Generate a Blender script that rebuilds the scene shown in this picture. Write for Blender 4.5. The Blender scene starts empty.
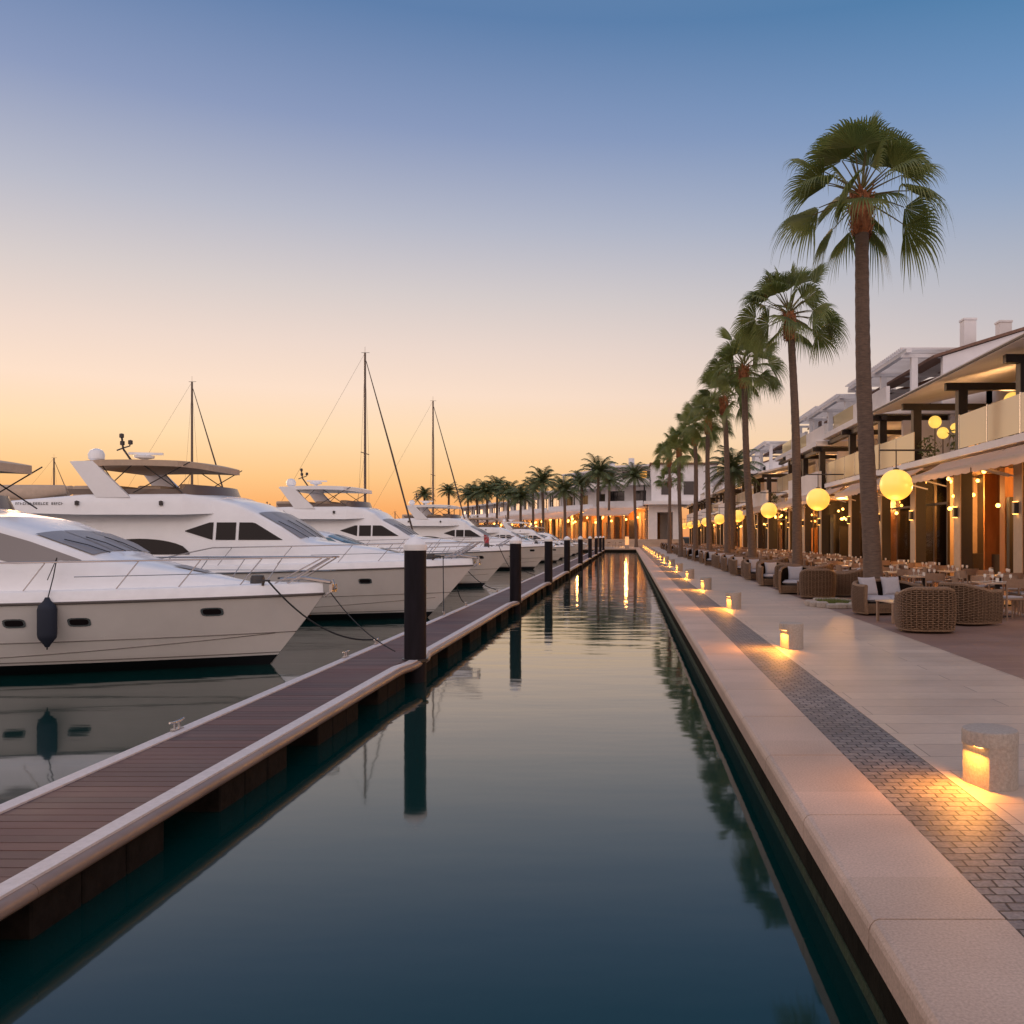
import bpy, math, random
from mathutils import Vector, Matrix
R = math.radians
PI = math.pi
scene = bpy.context.scene
COL = scene.collection
rnd = random.Random(7)

# ------------------------------------------------------------------ camera, world, sun, exposure
EYE = 1.75
cam_d = bpy.data.cameras.new('camera')
cam = bpy.data.objects.new('camera', cam_d)
COL.objects.link(cam)
cam.location = (0, 0, EYE)
cam.rotation_euler = (R(90), 0, 0)
cam_d.sensor_width = 36
cam_d.lens = 900 / 1024 * 36
cam_d.shift_x = -(628 - 512) / 1024
cam_d.shift_y = (536 - 512) / 1024
cam_d.clip_start = 0.05
cam_d.clip_end = 5000
scene.camera = cam

world = bpy.data.worlds.new('World')
scene.world = world
world.use_nodes = True
wn, wl = world.node_tree.nodes, world.node_tree.links
wn.clear()
def srgb(r, g, b):
    def f(c):
        c /= 255
        return c / 12.92 if c <= .04045 else ((c + .055) / 1.055) ** 2.4
    return (f(r), f(g), f(b), 1)
SUN_AZ = R(-38)      # left of the view direction (+Y)
SUN_EL = R(2.5)
def sky_ramp(stops):
    n = wn.new('ShaderNodeValToRGB')
    n.color_ramp.interpolation = 'B_SPLINE' if False else 'EASE'
    n.color_ramp.interpolation = 'LINEAR'
    els = n.color_ramp.elements
    els[0].position, els[0].color = stops[0][0], stops[0][1]
    els[1].position, els[1].color = stops[-1][0], stops[-1][1]
    for p, c in stops[1:-1]:
        e = els.new(p); e.color = c
    return n
tc = wn.new('ShaderNodeTexCoord')
sep = wn.new('ShaderNodeSeparateXYZ'); wl.new(tc.outputs['Generated'], sep.inputs[0])
def st(y): return math.sin(math.atan((536 - y) / 920))
warm = sky_ramp([(0.0, srgb(238, 148, 84)), (st(508), srgb(247, 172, 104)), (st(480), srgb(249, 196, 134)), (st(440), srgb(252, 216, 172)),
                 (st(395), srgb(248, 220, 198)), (st(350), srgb(234, 213, 201)), (st(295), srgb(212, 202, 200)), (st(225), srgb(181, 183, 197)), (st(130), srgb(138, 152, 186)),
                 (st(10), srgb(96, 125, 168)), (.70, srgb(112, 138, 172)), (1.0, srgb(158, 164, 190))])
cool = sky_ramp([(0.0, srgb(232, 164, 124)), (st(500), srgb(232, 178, 138)), (st(440), srgb(222, 190, 168)), (st(370), srgb(192, 184, 186)),
                 (st(280), srgb(164, 172, 188)), (st(200), srgb(130, 156, 190)), (st(100), srgb(98, 140, 184)), (st(10), srgb(72, 124, 168)),
                 (.70, srgb(108, 136, 172)), (1.0, srgb(158, 164, 190))])
back = sky_ramp([(0.0, srgb(205, 170, 160)), (.12, srgb(248, 214, 200)), (.3, srgb(250, 226, 216)), (.55, srgb(236, 220, 218)), (.8, srgb(190, 184, 198)), (1.0, srgb(158, 164, 190))])  # unseen sky behind the camera, brightened and warmed to fill the scene
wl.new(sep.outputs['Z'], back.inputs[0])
for n in (warm, cool): wl.new(sep.outputs['Z'], n.inputs[0])
dot = wn.new('ShaderNodeVectorMath'); dot.operation = 'DOT_PRODUCT'
wl.new(tc.outputs['Generated'], dot.inputs[0])
dot.inputs[1].default_value = (math.sin(SUN_AZ), math.cos(SUN_AZ), 0)
mr = wn.new('ShaderNodeMapRange'); mr.interpolation_type = 'SMOOTHSTEP'
wl.new(dot.outputs['Value'], mr.inputs[0])
mr.inputs[1].default_value = 0.20; mr.inputs[2].default_value = 0.98
mr.inputs[3].default_value = 0.0; mr.inputs[4].default_value = 1.0
mx = wn.new('ShaderNodeMix'); mx.data_type = 'RGBA'
wl.new(mr.outputs[0], mx.inputs[0]); wl.new(cool.outputs[0], mx.inputs[6]); wl.new(warm.outputs[0], mx.inputs[7])
sky = wn.new('ShaderNodeTexSky'); sky.sky_type = 'NISHITA'; sky.sun_disc = False
sky.sun_elevation = SUN_EL; sky.sun_rotation = SUN_AZ
bg1 = wn.new('ShaderNodeBackground'); bg1.inputs[1].default_value = 1.0
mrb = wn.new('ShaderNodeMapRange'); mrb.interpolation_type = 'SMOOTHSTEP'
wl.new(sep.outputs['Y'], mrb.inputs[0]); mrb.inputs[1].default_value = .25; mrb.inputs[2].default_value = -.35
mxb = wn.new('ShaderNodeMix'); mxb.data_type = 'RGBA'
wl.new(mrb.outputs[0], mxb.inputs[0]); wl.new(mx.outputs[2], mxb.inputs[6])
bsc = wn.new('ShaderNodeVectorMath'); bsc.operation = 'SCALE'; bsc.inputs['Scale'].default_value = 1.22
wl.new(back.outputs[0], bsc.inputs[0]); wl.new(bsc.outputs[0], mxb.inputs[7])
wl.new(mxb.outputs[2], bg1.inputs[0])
bg2 = wn.new('ShaderNodeBackground'); bg2.inputs[1].default_value = 0.001
wl.new(sky.outputs[0], bg2.inputs[0])
ads = wn.new('ShaderNodeAddShader'); wl.new(bg1.outputs[0], ads.inputs[0]); wl.new(bg2.outputs[0], ads.inputs[1])
wo = wn.new('ShaderNodeOutputWorld'); wl.new(ads.outputs[0], wo.inputs[0])

sl = bpy.data.lights.new('sun', 'SUN')
sl.energy = 0.8; sl.angle = R(24); sl.color = (1, .60, .36)
sun = bpy.data.objects.new('sun', sl); COL.objects.link(sun)
sd = Vector((math.sin(SUN_AZ) * math.cos(R(6)), math.cos(SUN_AZ) * math.cos(R(6)), math.sin(R(6))))
sun.rotation_euler = sd.to_track_quat('Z', 'Y').to_euler()

vs = scene.view_settings
vs.view_transform = 'Standard'; vs.look = 'None'; vs.gamma = 1; vs.exposure = 0.06
scene.render.engine = 'CYCLES'
scene.cycles.max_bounces = 6
scene.cycles.transparent_max_bounces = 12
scene.cycles.sample_clamp_indirect = 3
scene.cycles.caustics_reflective = False
scene.cycles.caustics_refractive = False

# ------------------------------------------------------------------ helpers
class MB:
    def __init__(s): s.v = []; s.f = []
    def add(s, vs, fs):
        o = len(s.v); s.v += [tuple(p) for p in vs]; s.f += [tuple(i + o for i in f) for f in fs]
    def box(s, x0, x1, y0, y1, z0, z1):
        s.add([(x0,y0,z0),(x1,y0,z0),(x1,y1,z0),(x0,y1,z0),(x0,y0,z1),(x1,y0,z1),(x1,y1,z1),(x0,y1,z1)],
              [(0,3,2,1),(4,5,6,7),(0,1,5,4),(1,2,6,5),(2,3,7,6),(3,0,4,7)])
        return s
    def bbox(s, x0, x1, y0, y1, z0, z1, b=.01):
        # box with chamfered edges on top and sides
        def ring(i, z): return [(x0+i,y0,z),(x1-i,y0,z),(x1,y0+i,z),(x1,y1-i,z),(x1-i,y1,z),(x0+i,y1,z),(x0,y1-i,z),(x0,y0+i,z)]
        def ring2(i, z): 
            return [(x0+2*i,y0+i,z),(x1-2*i,y0+i,z),(x1-i,y0+2*i,z),(x1-i,y1-2*i,z),(x1-2*i,y1-i,z),(x0+2*i,y1-i,z),(x0+i,y1-2*i,z),(x0+i,y0+2*i,z)]
        vs = ring2(b, z0) + ring(b, z0+b) + ring(b, z1-b) + ring2(b, z1)
        fs = [tuple(reversed(range(8))), tuple(range(24, 32))]
        for k in range(3):
            for i in range(8):
                j = (i+1) % 8
                fs.append((k*8+i, k*8+j, (k+1)*8+j, (k+1)*8+i))
        s.add(vs, fs); return s
    def obox(s, c, sx, sy, sz, rz=0, ry=0):
        m = Matrix.Rotation(rz, 3, 'Z') @ Matrix.Rotation(ry, 3, 'Y')
        vs = []
        for dz in (-1, 1):
            for dx, dy in ((-1,-1),(1,-1),(1,1),(-1,1)):
                vs.append(Vector(c) + m @ Vector((dx*sx/2, dy*sy/2, dz*sz/2)))
        s.add(vs, [(0,3,2,1),(4,5,6,7),(0,1,5,4),(1,2,6,5),(2,3,7,6),(3,0,4,7)]); return s
    def tube(s, pts, r, n=8, cap=True):
        pts = [Vector(p) for p in pts]
        rs = r if isinstance(r, (list, tuple)) else [r] * len(pts)
        o = len(s.v); up = None
        for i, p in enumerate(pts):
            d = (pts[min(i+1, len(pts)-1)] - pts[max(i-1, 0)])
            if d.length < 1e-9: d = Vector((0, 0, 1))
            d.normalize()
            if up is None:
                a = Vector((0, 0, 1)) if abs(d.z) < .9 else Vector((1, 0, 0))
                up = (a - d * a.dot(d)).normalized()
            else:
                up = (up - d * up.dot(d))
                up = up.normalized() if up.length > 1e-6 else d.orthogonal().normalized()
            w = d.cross(up)
            for k in range(n):
                a = 2 * PI * k / n
                s.v.append(tuple(p + (up * math.cos(a) + w * math.sin(a)) * rs[i]))
        for i in range(len(pts) - 1):
            for k in range(n):
                k2 = (k + 1) % n
                s.f.append((o+i*n+k, o+i*n+k2, o+(i+1)*n+k2, o+(i+1)*n+k))
        if cap:
            s.f.append(tuple(o + k for k in reversed(range(n))))
            s.f.append(tuple(o + (len(pts)-1)*n + k for k in range(n)))
        return s
    def lathe(s, prof, c=(0, 0, 0), n=24, a0=0, a1=2*PI):
        full = abs(a1 - a0 - 2*PI) < 1e-6
        m = n if full else n + 1
        o = len(s.v)
        for r, z in prof:
            for k in range(m):
                a = a0 + (a1 - a0) * k / n
                s.v.append((c[0] + r*math.cos(a), c[1] + r*math.sin(a), c[2] + z))
        for i in range(len(prof) - 1):
            for k in range(n):
                k2 = (k + 1) % m
                s.f.append((o+i*m+k, o+i*m+k2, o+(i+1)*m+k2, o+(i+1)*m+k))
        return s
    def grid(s, fn, nu, nv, flip=False):
        o = len(s.v)
        for i in range(nu + 1):
            for j in range(nv + 1): s.v.append(tuple(fn(i/nu, j/nv)))
        for i in range(nu):
            for j in range(nv):
                a = o+i*(nv+1)+j; q = (a, a+nv+1, a+nv+2, a+1)
                s.f.append(q[::-1] if flip else q)
        return s
    def prism(s, poly, axis, a, b):
        # poly in the two other axes, extruded along axis from a to b
        n = len(poly); vs = []
        for t in (a, b):
            for p in poly:
                vs.append({'x': (t, p[0], p[1]), 'y': (p[0], t, p[1]), 'z': (p[0], p[1], t)}[axis])
        fs = [tuple(reversed(range(n))), tuple(range(n, 2*n))]
        for i in range(n):
            j = (i+1) % n; fs.append((i, j, n+j, n+i))
        s.add(vs, fs); return s
    def build(s, name, m, parent=None, smooth=True, label=None, ang=35):
        me = bpy.data.meshes.new(name)
        me.from_pydata(s.v, [], s.f); me.materials.append(m)
        me.validate(); 
        if smooth:
            me.polygons.foreach_set('use_smooth', [True] * len(me.polygons))
            me.set_sharp_from_angle(angle=R(ang))
        me.update()
        o = bpy.data.objects.new(name, me); COL.objects.link(o)
        if parent is not None: o.parent = parent
        if label: o['label'] = label
        return o
import bmesh
def recalc(o):
    bm = bmesh.new(); bm.from_mesh(o.data)
    bmesh.ops.recalc_face_normals(bm, faces=bm.faces); bm.to_mesh(o.data); bm.free(); return o

def thing(name, label, cat, loc=(0,0,0), rz=0, group=None):
    o = bpy.data.objects.new(name, None); COL.objects.link(o)
    o.location = loc; o.rotation_euler = (0, 0, rz); o.empty_display_size = .2
    o['label'] = label; o['category'] = cat
    if group: o['group'] = group
    return o
def tag(o, label, cat, group=None):
    o['label'] = label; o['category'] = cat
    if group: o['group'] = group
    return o
def struct(o): o['kind'] = 'structure'; return o
def dup(root, loc, rz=0, label=None, sc=None):
    r = root.copy(); COL.objects.link(r); r.location = loc; r.rotation_euler = (0, 0, rz)
    if label: r['label'] = label
    if sc: r.scale = (sc, sc, sc)
    for ch in list(root.children):
        c = ch.copy(); COL.objects.link(c); c.parent = r
        for g in list(ch.children):
            d = g.copy(); COL.objects.link(d); d.parent = c
    return r
ORD = ['first','second','third','fourth','fifth','sixth','seventh','eighth','ninth','tenth','eleventh','twelfth','thirteenth','fourteenth',
       'fifteenth','sixteenth','seventeenth','eighteenth','nineteenth','twentieth','twenty-first','twenty-second','twenty-third','twenty-fourth',
       'twenty-fifth','twenty-sixth','twenty-seventh','twenty-eighth','twenty-ninth','thirtieth']

# ------------------------------------------------------------------ materials
def mat(name, col, rough=.5, metal=0, var=.0, vscale=3, bump=0, bscale=20, spec=.5, coat=0, emit=None, estr=0, trans=0, sss=0, var2=None, space='Object', stretch=None):
    m = bpy.data.materials.new(name); m.use_nodes = True
    nt = m.node_tree; b = nt.nodes['Principled BSDF']
    b.inputs['Base Color'].default_value = (*col[:3], 1)
    b.inputs['Roughness'].default_value = rough; b.inputs['Metallic'].default_value = metal
    b.inputs['Specular IOR Level'].default_value = spec
    b.inputs['Coat Weight'].default_value = coat
    b.inputs['Transmission Weight'].default_value = trans
    if emit: b.inputs['Emission Color'].default_value = (*emit[:3], 1); b.inputs['Emission Strength'].default_value = estr
    if var or bump:
        tcn = nt.nodes.new('ShaderNodeTexCoord'); src = tcn.outputs['Object']
        if space == 'World': src = nt.nodes.new('ShaderNodeNewGeometry').outputs['Position']
        if stretch:
            mp = nt.nodes.new('ShaderNodeMapping'); mp.inputs['Scale'].default_value = stretch
            nt.links.new(src, mp.inputs[0]); src = mp.outputs[0]
    if var:
        n = nt.nodes.new('ShaderNodeTexNoise'); n.inputs['Scale'].default_value = vscale; n.inputs['Detail'].default_value = 6
        n.inputs['Roughness'].default_value = .65
        nt.links.new(src, n.inputs['Vector'])
        r = nt.nodes.new('ShaderNodeMapRange'); r.inputs[1].default_value = .3; r.inputs[2].default_value = .7
        nt.links.new(n.outputs[0], r.inputs[0])
        x = nt.nodes.new('ShaderNodeMix'); x.data_type = 'RGBA'
        lo = [c*(1-var) for c in col[:3]]; hi = [min(1, c*(1+var)) for c in col[:3]]
        if var2: hi = var2[:3]
        x.inputs[6].default_value = (*lo, 1); x.inputs[7].default_value = (*hi, 1)
        nt.links.new(r.outputs[0], x.inputs[0]); nt.links.new(x.outputs[2], b.inputs['Base Color'])
        rr = nt.nodes.new('ShaderNodeMapRange'); rr.inputs[3].default_value = max(0, rough*.8); rr.inputs[4].default_value = min(1, rough*1.25)
        nt.links.new(n.outputs[0], rr.inputs[0]); nt.links.new(rr.outputs[0], b.inputs['Roughness'])
    if bump:
        n2 = nt.nodes.new('ShaderNodeTexNoise'); n2.inputs['Scale'].default_value = bscale; n2.inputs['Detail'].default_value = 5
        nt.links.new(src, n2.inputs['Vector'])
        bp = nt.nodes.new('ShaderNodeBump'); bp.inputs['Strength'].default_value = bump; bp.inputs['Distance'].default_value = .02
        nt.links.new(n2.outputs[0], bp.inputs['Height']); nt.links.new(bp.outputs[0], b.inputs['Normal'])
    return m

def brickmat(name, c1, c2, mortar, bw, bh, msize, rough, bumpd=.01, off=.5, rot=0, grain=.15, gscale=60, bias=0, gstretch=(1,1,1), bigvar=.15, warp=0):
    m = bpy.data.materials.new(name); m.use_nodes = True
    nt = m.node_tree; N = nt.nodes; L = nt.links; b = N['Principled BSDF']
    g = N.new('ShaderNodeNewGeometry')
    mp = N.new('ShaderNodeMapping'); mp.inputs['Rotation'].default_value = (0, 0, rot)
    L.new(g.outputs['Position'], mp.inputs[0])
    wn_ = N.new('ShaderNodeTexNoise'); wn_.inputs['Scale'].default_value = 3.5; L.new(g.outputs['Position'], wn_.inputs['Vector'])
    wv_ = N.new('ShaderNodeVectorMath'); wv_.operation = 'MULTIPLY_ADD'; L.new(wn_.outputs['Color'], wv_.inputs[0]); wv_.inputs[1].default_value = (warp, warp, 0); L.new(mp.outputs[0], wv_.inputs[2])
    br = N.new('ShaderNodeTexBrick'); L.new(wv_.outputs[0], br.inputs['Vector'])
    br.inputs['Color1'].default_value = (*c1, 1); br.inputs['Color2'].default_value = (*c2, 1); br.inputs['Mortar'].default_value = (*mortar, 1)
    br.inputs['Scale'].default_value = 1; br.inputs['Brick Width'].default_value = bw; br.inputs['Row Height'].default_value = bh
    br.inputs['Mortar Size'].default_value = msize; br.inputs['Mortar Smooth'].default_value = .3; br.inputs['Bias'].default_value = bias
    br.offset = off
    ns = N.new('ShaderNodeTexNoise'); ns.inputs['Scale'].default_value = gscale; ns.inputs['Detail'].default_value = 6
    mp2 = N.new('ShaderNodeMapping'); mp2.inputs['Scale'].default_value = gstretch; L.new(g.outputs['Position'], mp2.inputs[0])
    L.new(mp2.outputs[0], ns.inputs['Vector'])
    nb = N.new('ShaderNodeTexNoise'); nb.inputs['Scale'].default_value = .9; nb.inputs['Detail'].default_value = 5; L.new(g.outputs['Position'], nb.inputs['Vector'])
    def rng(o, v):
        r = N.new('ShaderNodeMapRange'); r.inputs[1].default_value = .25; r.inputs[2].default_value = .75
        r.inputs[3].default_value = 1 - v; r.inputs[4].default_value = 1 + v; L.new(o, r.inputs[0]); return r.outputs[0]
    mm = N.new('ShaderNodeMath'); mm.operation = 'MULTIPLY'; L.new(rng(ns.outputs[0], grain), mm.inputs[0]); L.new(rng(nb.outputs[0], bigvar), mm.inputs[1])
    vm = N.new('ShaderNodeVectorMath'); vm.operation = 'SCALE'; L.new(br.outputs['Color'], vm.inputs[0]); L.new(mm.outputs[0], vm.inputs['Scale'])
    L.new(vm.outputs[0], b.inputs['Base Color'])
    rr = N.new('ShaderNodeMapRange'); rr.inputs[3].default_value = rough*.75; rr.inputs[4].default_value = min(1, rough*1.25)
    L.new(nb.outputs[0], rr.inputs[0]); L.new(rr.outputs[0], b.inputs['Roughness'])
    h = N.new('ShaderNodeMath'); h.operation = 'MULTIPLY_ADD'; L.new(ns.outputs[0], h.inputs[0]); h.inputs[1].default_value = .25
    inv = N.new('ShaderNodeMath'); inv.operation = 'SUBTRACT'; inv.inputs[0].default_value = 1; L.new(br.outputs['Fac'], inv.inputs[1]); L.new(inv.outputs[0], h.inputs[2])
    bp = N.new('ShaderNodeBump'); bp.inputs['Strength'].default_value = .7; bp.inputs['Distance'].default_value = bumpd
    L.new(h.outputs[0], bp.inputs['Height']); L.new(bp.outputs[0], b.inputs['Normal'])
    return m

def glass(name, col, rough=.03, mixf=.55, tint=(.6,.6,.6), ior=1.5):
    # thin pane: part mirror, part tinted see-through
    m = bpy.data.materials.new(name); m.use_nodes = True
    N = m.node_tree.nodes; L = m.node_tree.links; b = N['Principled BSDF']
    b.inputs['Base Color'].default_value = (*col, 1); b.inputs['Roughness'].default_value = rough; b.inputs['Specular IOR Level'].default_value = .8; b.inputs['IOR'].default_value = ior
    t = N.new('ShaderNodeBsdfTransparent'); t.inputs[0].default_value = (*tint, 1)
    mx = N.new('ShaderNodeMixShader'); mx.inputs[0].default_value = mixf
    L.new(t.outputs[0], mx.inputs[1]); L.new(b.outputs[0], mx.inputs[2]); L.new(mx.outputs[0], N['Material Output'].inputs[0])
    return m

M = {}
M['coping'] = brickmat('coping stone', (.52,.375,.295), (.45,.325,.25), (.5,.37,.3), 50, 1.54, 0, .6, .0025, off=0, grain=.22, gscale=75, bigvar=.2)
M['stone_body'] = mat('bollard stone', (.37,.31,.26), .6, var=.22, vscale=45, bump=.12, bscale=120)
M['joint'] = mat('joint', (.06,.045,.04), .9)
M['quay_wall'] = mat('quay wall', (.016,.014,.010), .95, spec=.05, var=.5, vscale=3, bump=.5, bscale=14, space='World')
M['paver'] = brickmat('granite setts', (.24,.205,.185), (.15,.13,.125), (.03,.026,.025), .117, .096, .007, .66, .014, off=.43, grain=.35, gscale=40, bigvar=.28, warp=.04)
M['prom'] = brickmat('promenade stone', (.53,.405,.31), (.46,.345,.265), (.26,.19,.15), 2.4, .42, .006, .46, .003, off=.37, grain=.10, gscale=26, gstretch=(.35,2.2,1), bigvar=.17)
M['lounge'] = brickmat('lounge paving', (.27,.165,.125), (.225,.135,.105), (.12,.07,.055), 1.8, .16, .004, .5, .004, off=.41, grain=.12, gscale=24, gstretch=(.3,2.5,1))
M['weed'] = mat('weed band', (.02,.035,.012), .8, var=.6, vscale=5, bump=.8, bscale=25, space='World')
M['kerb'] = mat('kerb', (.5,.42,.37), .6, var=.1, vscale=8, space='World')
M['deck'] = brickmat('deck boards', (.125,.049,.037), (.072,.030,.025), (.1,.05,.04), 60, .138, 0, .55, .003, off=0, grain=.22, gscale=9, gstretch=(.6,14,1), bigvar=.18)
M['dock_edge'] = mat('dock edge', (.62,.55,.53), .5, var=.13, vscale=20, space='World', bump=.1, bscale=60)
M['bumper'] = mat('bumper rail', (.25,.175,.14), .38, var=.22, vscale=6, space='World', stretch=(1,.3,1), bump=.1, bscale=40)
M['float'] = mat('float block', (.016,.012,.010), .9, spec=.08, var=.45, vscale=7, bump=.5, bscale=18, space='World')
M['pile'] = mat('pile', (.012,.010,.014), .6, spec=.15, var=.35, vscale=4, bump=.2, bscale=20, stretch=(3,3,.5))
M['pile_cap'] = mat('pile cap', (.85,.84,.84), .5, var=.05, vscale=10)
M['gel'] = mat('gelcoat', (.86,.87,.89), .22, var=.035, vscale=2.5, coat=.3)
M['gel2'] = mat('gelcoat deck', (.86,.86,.87), .4, var=.05, vscale=5)
M['hull'] = mat('hull side', (.74,.72,.71), .25, var=.05, vscale=1.5, coat=.4)
M['boot'] = mat('boot stripe', (.008,.008,.010), .3)
M['line'] = mat('rub rail', (.09,.075,.07), .4)
M['seam'] = mat('seam', (.22,.20,.19), .5)
M['tint'] = mat('tinted window', (.014,.010,.011), .10, spec=.22)
M['screen'] = mat('windscreen', (.27,.25,.25), .32, spec=.35)
M['bluewin'] = mat('blue window', (.03,.14,.22), .08, spec=.8)
M['steel'] = mat('steel', (.50,.48,.47), .25, metal=.9)
M['chromedark'] = mat('dark metal', (.06,.055,.055), .4, metal=.5)
M['canvas'] = mat('canvas', (.50,.38,.28), .85, var=.1, vscale=8, bump=.1, bscale=50)
M['beige'] = mat('beige moulding', (.50,.36,.24), .6, var=.08, vscale=5)
M['brownvinyl'] = mat('smoked screen', (.13,.085,.06), .25)
M['navy'] = mat('navy fender', (.012,.018,.035), .75, bump=.1, bscale=80)
M['rope'] = mat('rope', (.02,.02,.022), .9)
M['teak'] = mat('teak', (.30,.19,.11), .6, var=.2, vscale=10)
M['mast'] = mat('mast', (.14,.105,.085), .4, metal=.3)
M['furled'] = mat('furled sail', (.09,.07,.06), .8)
M['red'] = mat('red cloth', (.42,.03,.03), .8)
M['trunk'] = mat('palm trunk', (.135,.092,.068), .9, var=.35, vscale=4, bump=.9, bscale=9, stretch=(1.5,1.5,7))
M['boots'] = mat('palm leaf bases', (.30,.115,.045), .9, var=.5, vscale=9, bump=1, bscale=20)
M['frond'] = mat('fan frond', (.14,.19,.055), .45, var=.4, vscale=1.2, var2=(.25,.27,.08))
def translucent(m, f, col):
    N = m.node_tree.nodes; L = m.node_tree.links; tr = N.new('ShaderNodeBsdfTranslucent'); tr.inputs[0].default_value = (*col, 1)
    mx_ = N.new('ShaderNodeMixShader'); mx_.inputs[0].default_value = f
    L.new(N['Principled BSDF'].outputs[0], mx_.inputs[1]); L.new(tr.outputs[0], mx_.inputs[2]); L.new(mx_.outputs[0], N['Material Output'].inputs[0])
translucent(M['frond'], .35, (.18,.24,.06))
M['frond2'] = mat('feather frond', (.10,.125,.045), .6, var=.4, vscale=1.2)
M['petiole'] = mat('frond stalk', (.14,.12,.035), .6)
M['leaf'] = mat('leaf', (.07,.10,.035), .6, var=.5, vscale=4)
M['grass'] = mat('planter greens', (.12,.14,.03), .7, var=.4, vscale=9)
M['white'] = mat('white render', (.78,.75,.745), .8, var=.07, vscale=1.2, bump=.1, bscale=30, space='World')
M['cream'] = mat('cream render', (.75,.70,.67), .8, var=.08, vscale=1.2, space='World')
M['tile'] = mat('roof tile', (.20,.11,.075), .8, var=.3, vscale=9, bump=.6, bscale=14, space='World')
M['timber'] = mat('dark timber', (.018,.012,.010), .55, var=.3, vscale=6, space='World')
M['wood'] = mat('warm wood', (.36,.155,.05), .5, var=.3, vscale=4, space='World', stretch=(1,1,.2))
M['stonec'] = mat('pale column', (.38,.28,.20), .6, var=.12, vscale=5, space='World')
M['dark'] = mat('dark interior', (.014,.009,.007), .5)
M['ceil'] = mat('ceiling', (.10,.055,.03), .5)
M['frame'] = mat('window frame', (.05,.032,.024), .5)
M['pane'] = mat('window pane', (.02,.018,.02), .08, spec=.7)
M['lit'] = mat('lit window', (.5,.3,.1), .5, emit=(1,.42,.07), estr=.85)
M['railglass'] = glass('balcony glass', (.88,.70,.45), .08, .84, (.8,.75,.65), 1.75)  # cream base colour stands in for the sunset reflected in the glass
M['frontglass'] = glass('shop glass', (.03,.02,.015), .02, .09, (.8,.76,.68))
M['awning'] = mat('awning cloth', (.72,.62,.54), .85, var=.07, vscale=3, space='World')
M['bulb'] = mat('warm bulb', (1,.6,.2), .5, emit=(1,.50,.10), estr=7)
M['glow'] = mat('added glow lining', (.8,.5,.2), .6, var=.3, vscale=3, emit=(1,.42,.08), estr=.75)  # self-glowing surface added to brighten the rooms
M['led'] = mat('led strip', (1,.7,.3), .5, emit=(1,.50,.12), estr=7)
M['lantern'] = mat('lantern stone', (.6,.4,.25), .6, emit=(1,.40,.12), estr=.9)
M['cushion'] = mat('cushion', (.40,.38,.40), .9, var=.06, vscale=20, bump=.15, bscale=200)
M['wick'] = mat('wicker', (.19,.112,.062), .6, var=.45, vscale=30)
M['wickin'] = mat('wicker core', (.018,.011,.007), .95, spec=.1)
M['chairwood'] = mat('chair wood', (.27,.17,.11), .5, var=.2, vscale=8)
M['tabletop'] = mat('table top', (.46,.32,.22), .4, var=.12, vscale=5)
M['crock'] = mat('crockery', (.7,.66,.6), .3)
M['hill'] = mat('land', (.08,.07,.06), .9, var=.3, vscale=.05)

translucent(M['awning'], .4, (.75,.6,.45))
# globe: yellow glass, its glow painted from amber below to lighter yellow above
def globe_mat():
    m = bpy.data.materials.new('lit globe'); m.use_nodes = True
    N = m.node_tree.nodes; L = m.node_tree.links; b = N['Principled BSDF']
    b.inputs['Base Color'].default_value = (.8,.55,.2,1); b.inputs['Roughness'].default_value = .3
    tcn = N.new('ShaderNodeTexCoord'); s = N.new('ShaderNodeSeparateXYZ'); L.new(tcn.outputs['Object'], s.inputs[0])
    r = N.new('ShaderNodeValToRGB'); mrn = N.new('ShaderNodeMapRange'); mrn.inputs[1].default_value = -.5; mrn.inputs[2].default_value = .5
    L.new(s.outputs['Z'], mrn.inputs[0]); L.new(mrn.outputs[0], r.inputs[0])
    r.color_ramp.elements[0].color = (1,.44,.05,1); r.color_ramp.elements[1].color = (1,.62,.11,1)
    L.new(r.outputs[0], b.inputs['Emission Color']); b.inputs['Emission Strength'].default_value = .93
    return m
M['globe'] = globe_mat()

def water_mat():
    m = bpy.data.materials.new('harbour water'); m.use_nodes = True
    N = m.node_tree.nodes; L = m.node_tree.links; b = N['Principled BSDF']
    b.inputs['Base Color'].default_value = (.001,.028,.026,1); b.inputs['Roughness'].default_value = .045
    b.inputs['IOR'].default_value = 1.5
    g = N.new('ShaderNodeNewGeometry')
    mp = N.new('ShaderNodeMapping'); mp.inputs['Scale'].default_value = (.35,1.0,1); L.new(g.outputs['Position'], mp.inputs[0])
    n1 = N.new('ShaderNodeTexNoise'); n1.inputs['Scale'].default_value = 1.5; n1.inputs['Detail'].default_value = 3; n1.inputs['Roughness'].default_value=.45
    L.new(mp.outputs[0], n1.inputs['Vector'])
    # breeze patches farther out: ripple strength grows with distance from the sheltered near end
    s = N.new('ShaderNodeSeparateXYZ'); L.new(g.outputs['Position'], s.inputs[0])
    rp = N.new('ShaderNodeMapRange'); rp.inputs[1].default_value = 8; rp.inputs[2].default_value = 34; rp.inputs[3].default_value = .02; rp.inputs[4].default_value = .17
    L.new(s.outputs['Y'], rp.inputs[0])
    bp = N.new('ShaderNodeBump'); bp.inputs['Distance'].default_value = .12
    L.new(rp.outputs[0], bp.inputs['Strength']); L.new(n1.outputs[0], bp.inputs['Height']); L.new(bp.outputs[0], b.inputs['Normal'])
    return m
M['water'] = water_mat()

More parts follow.
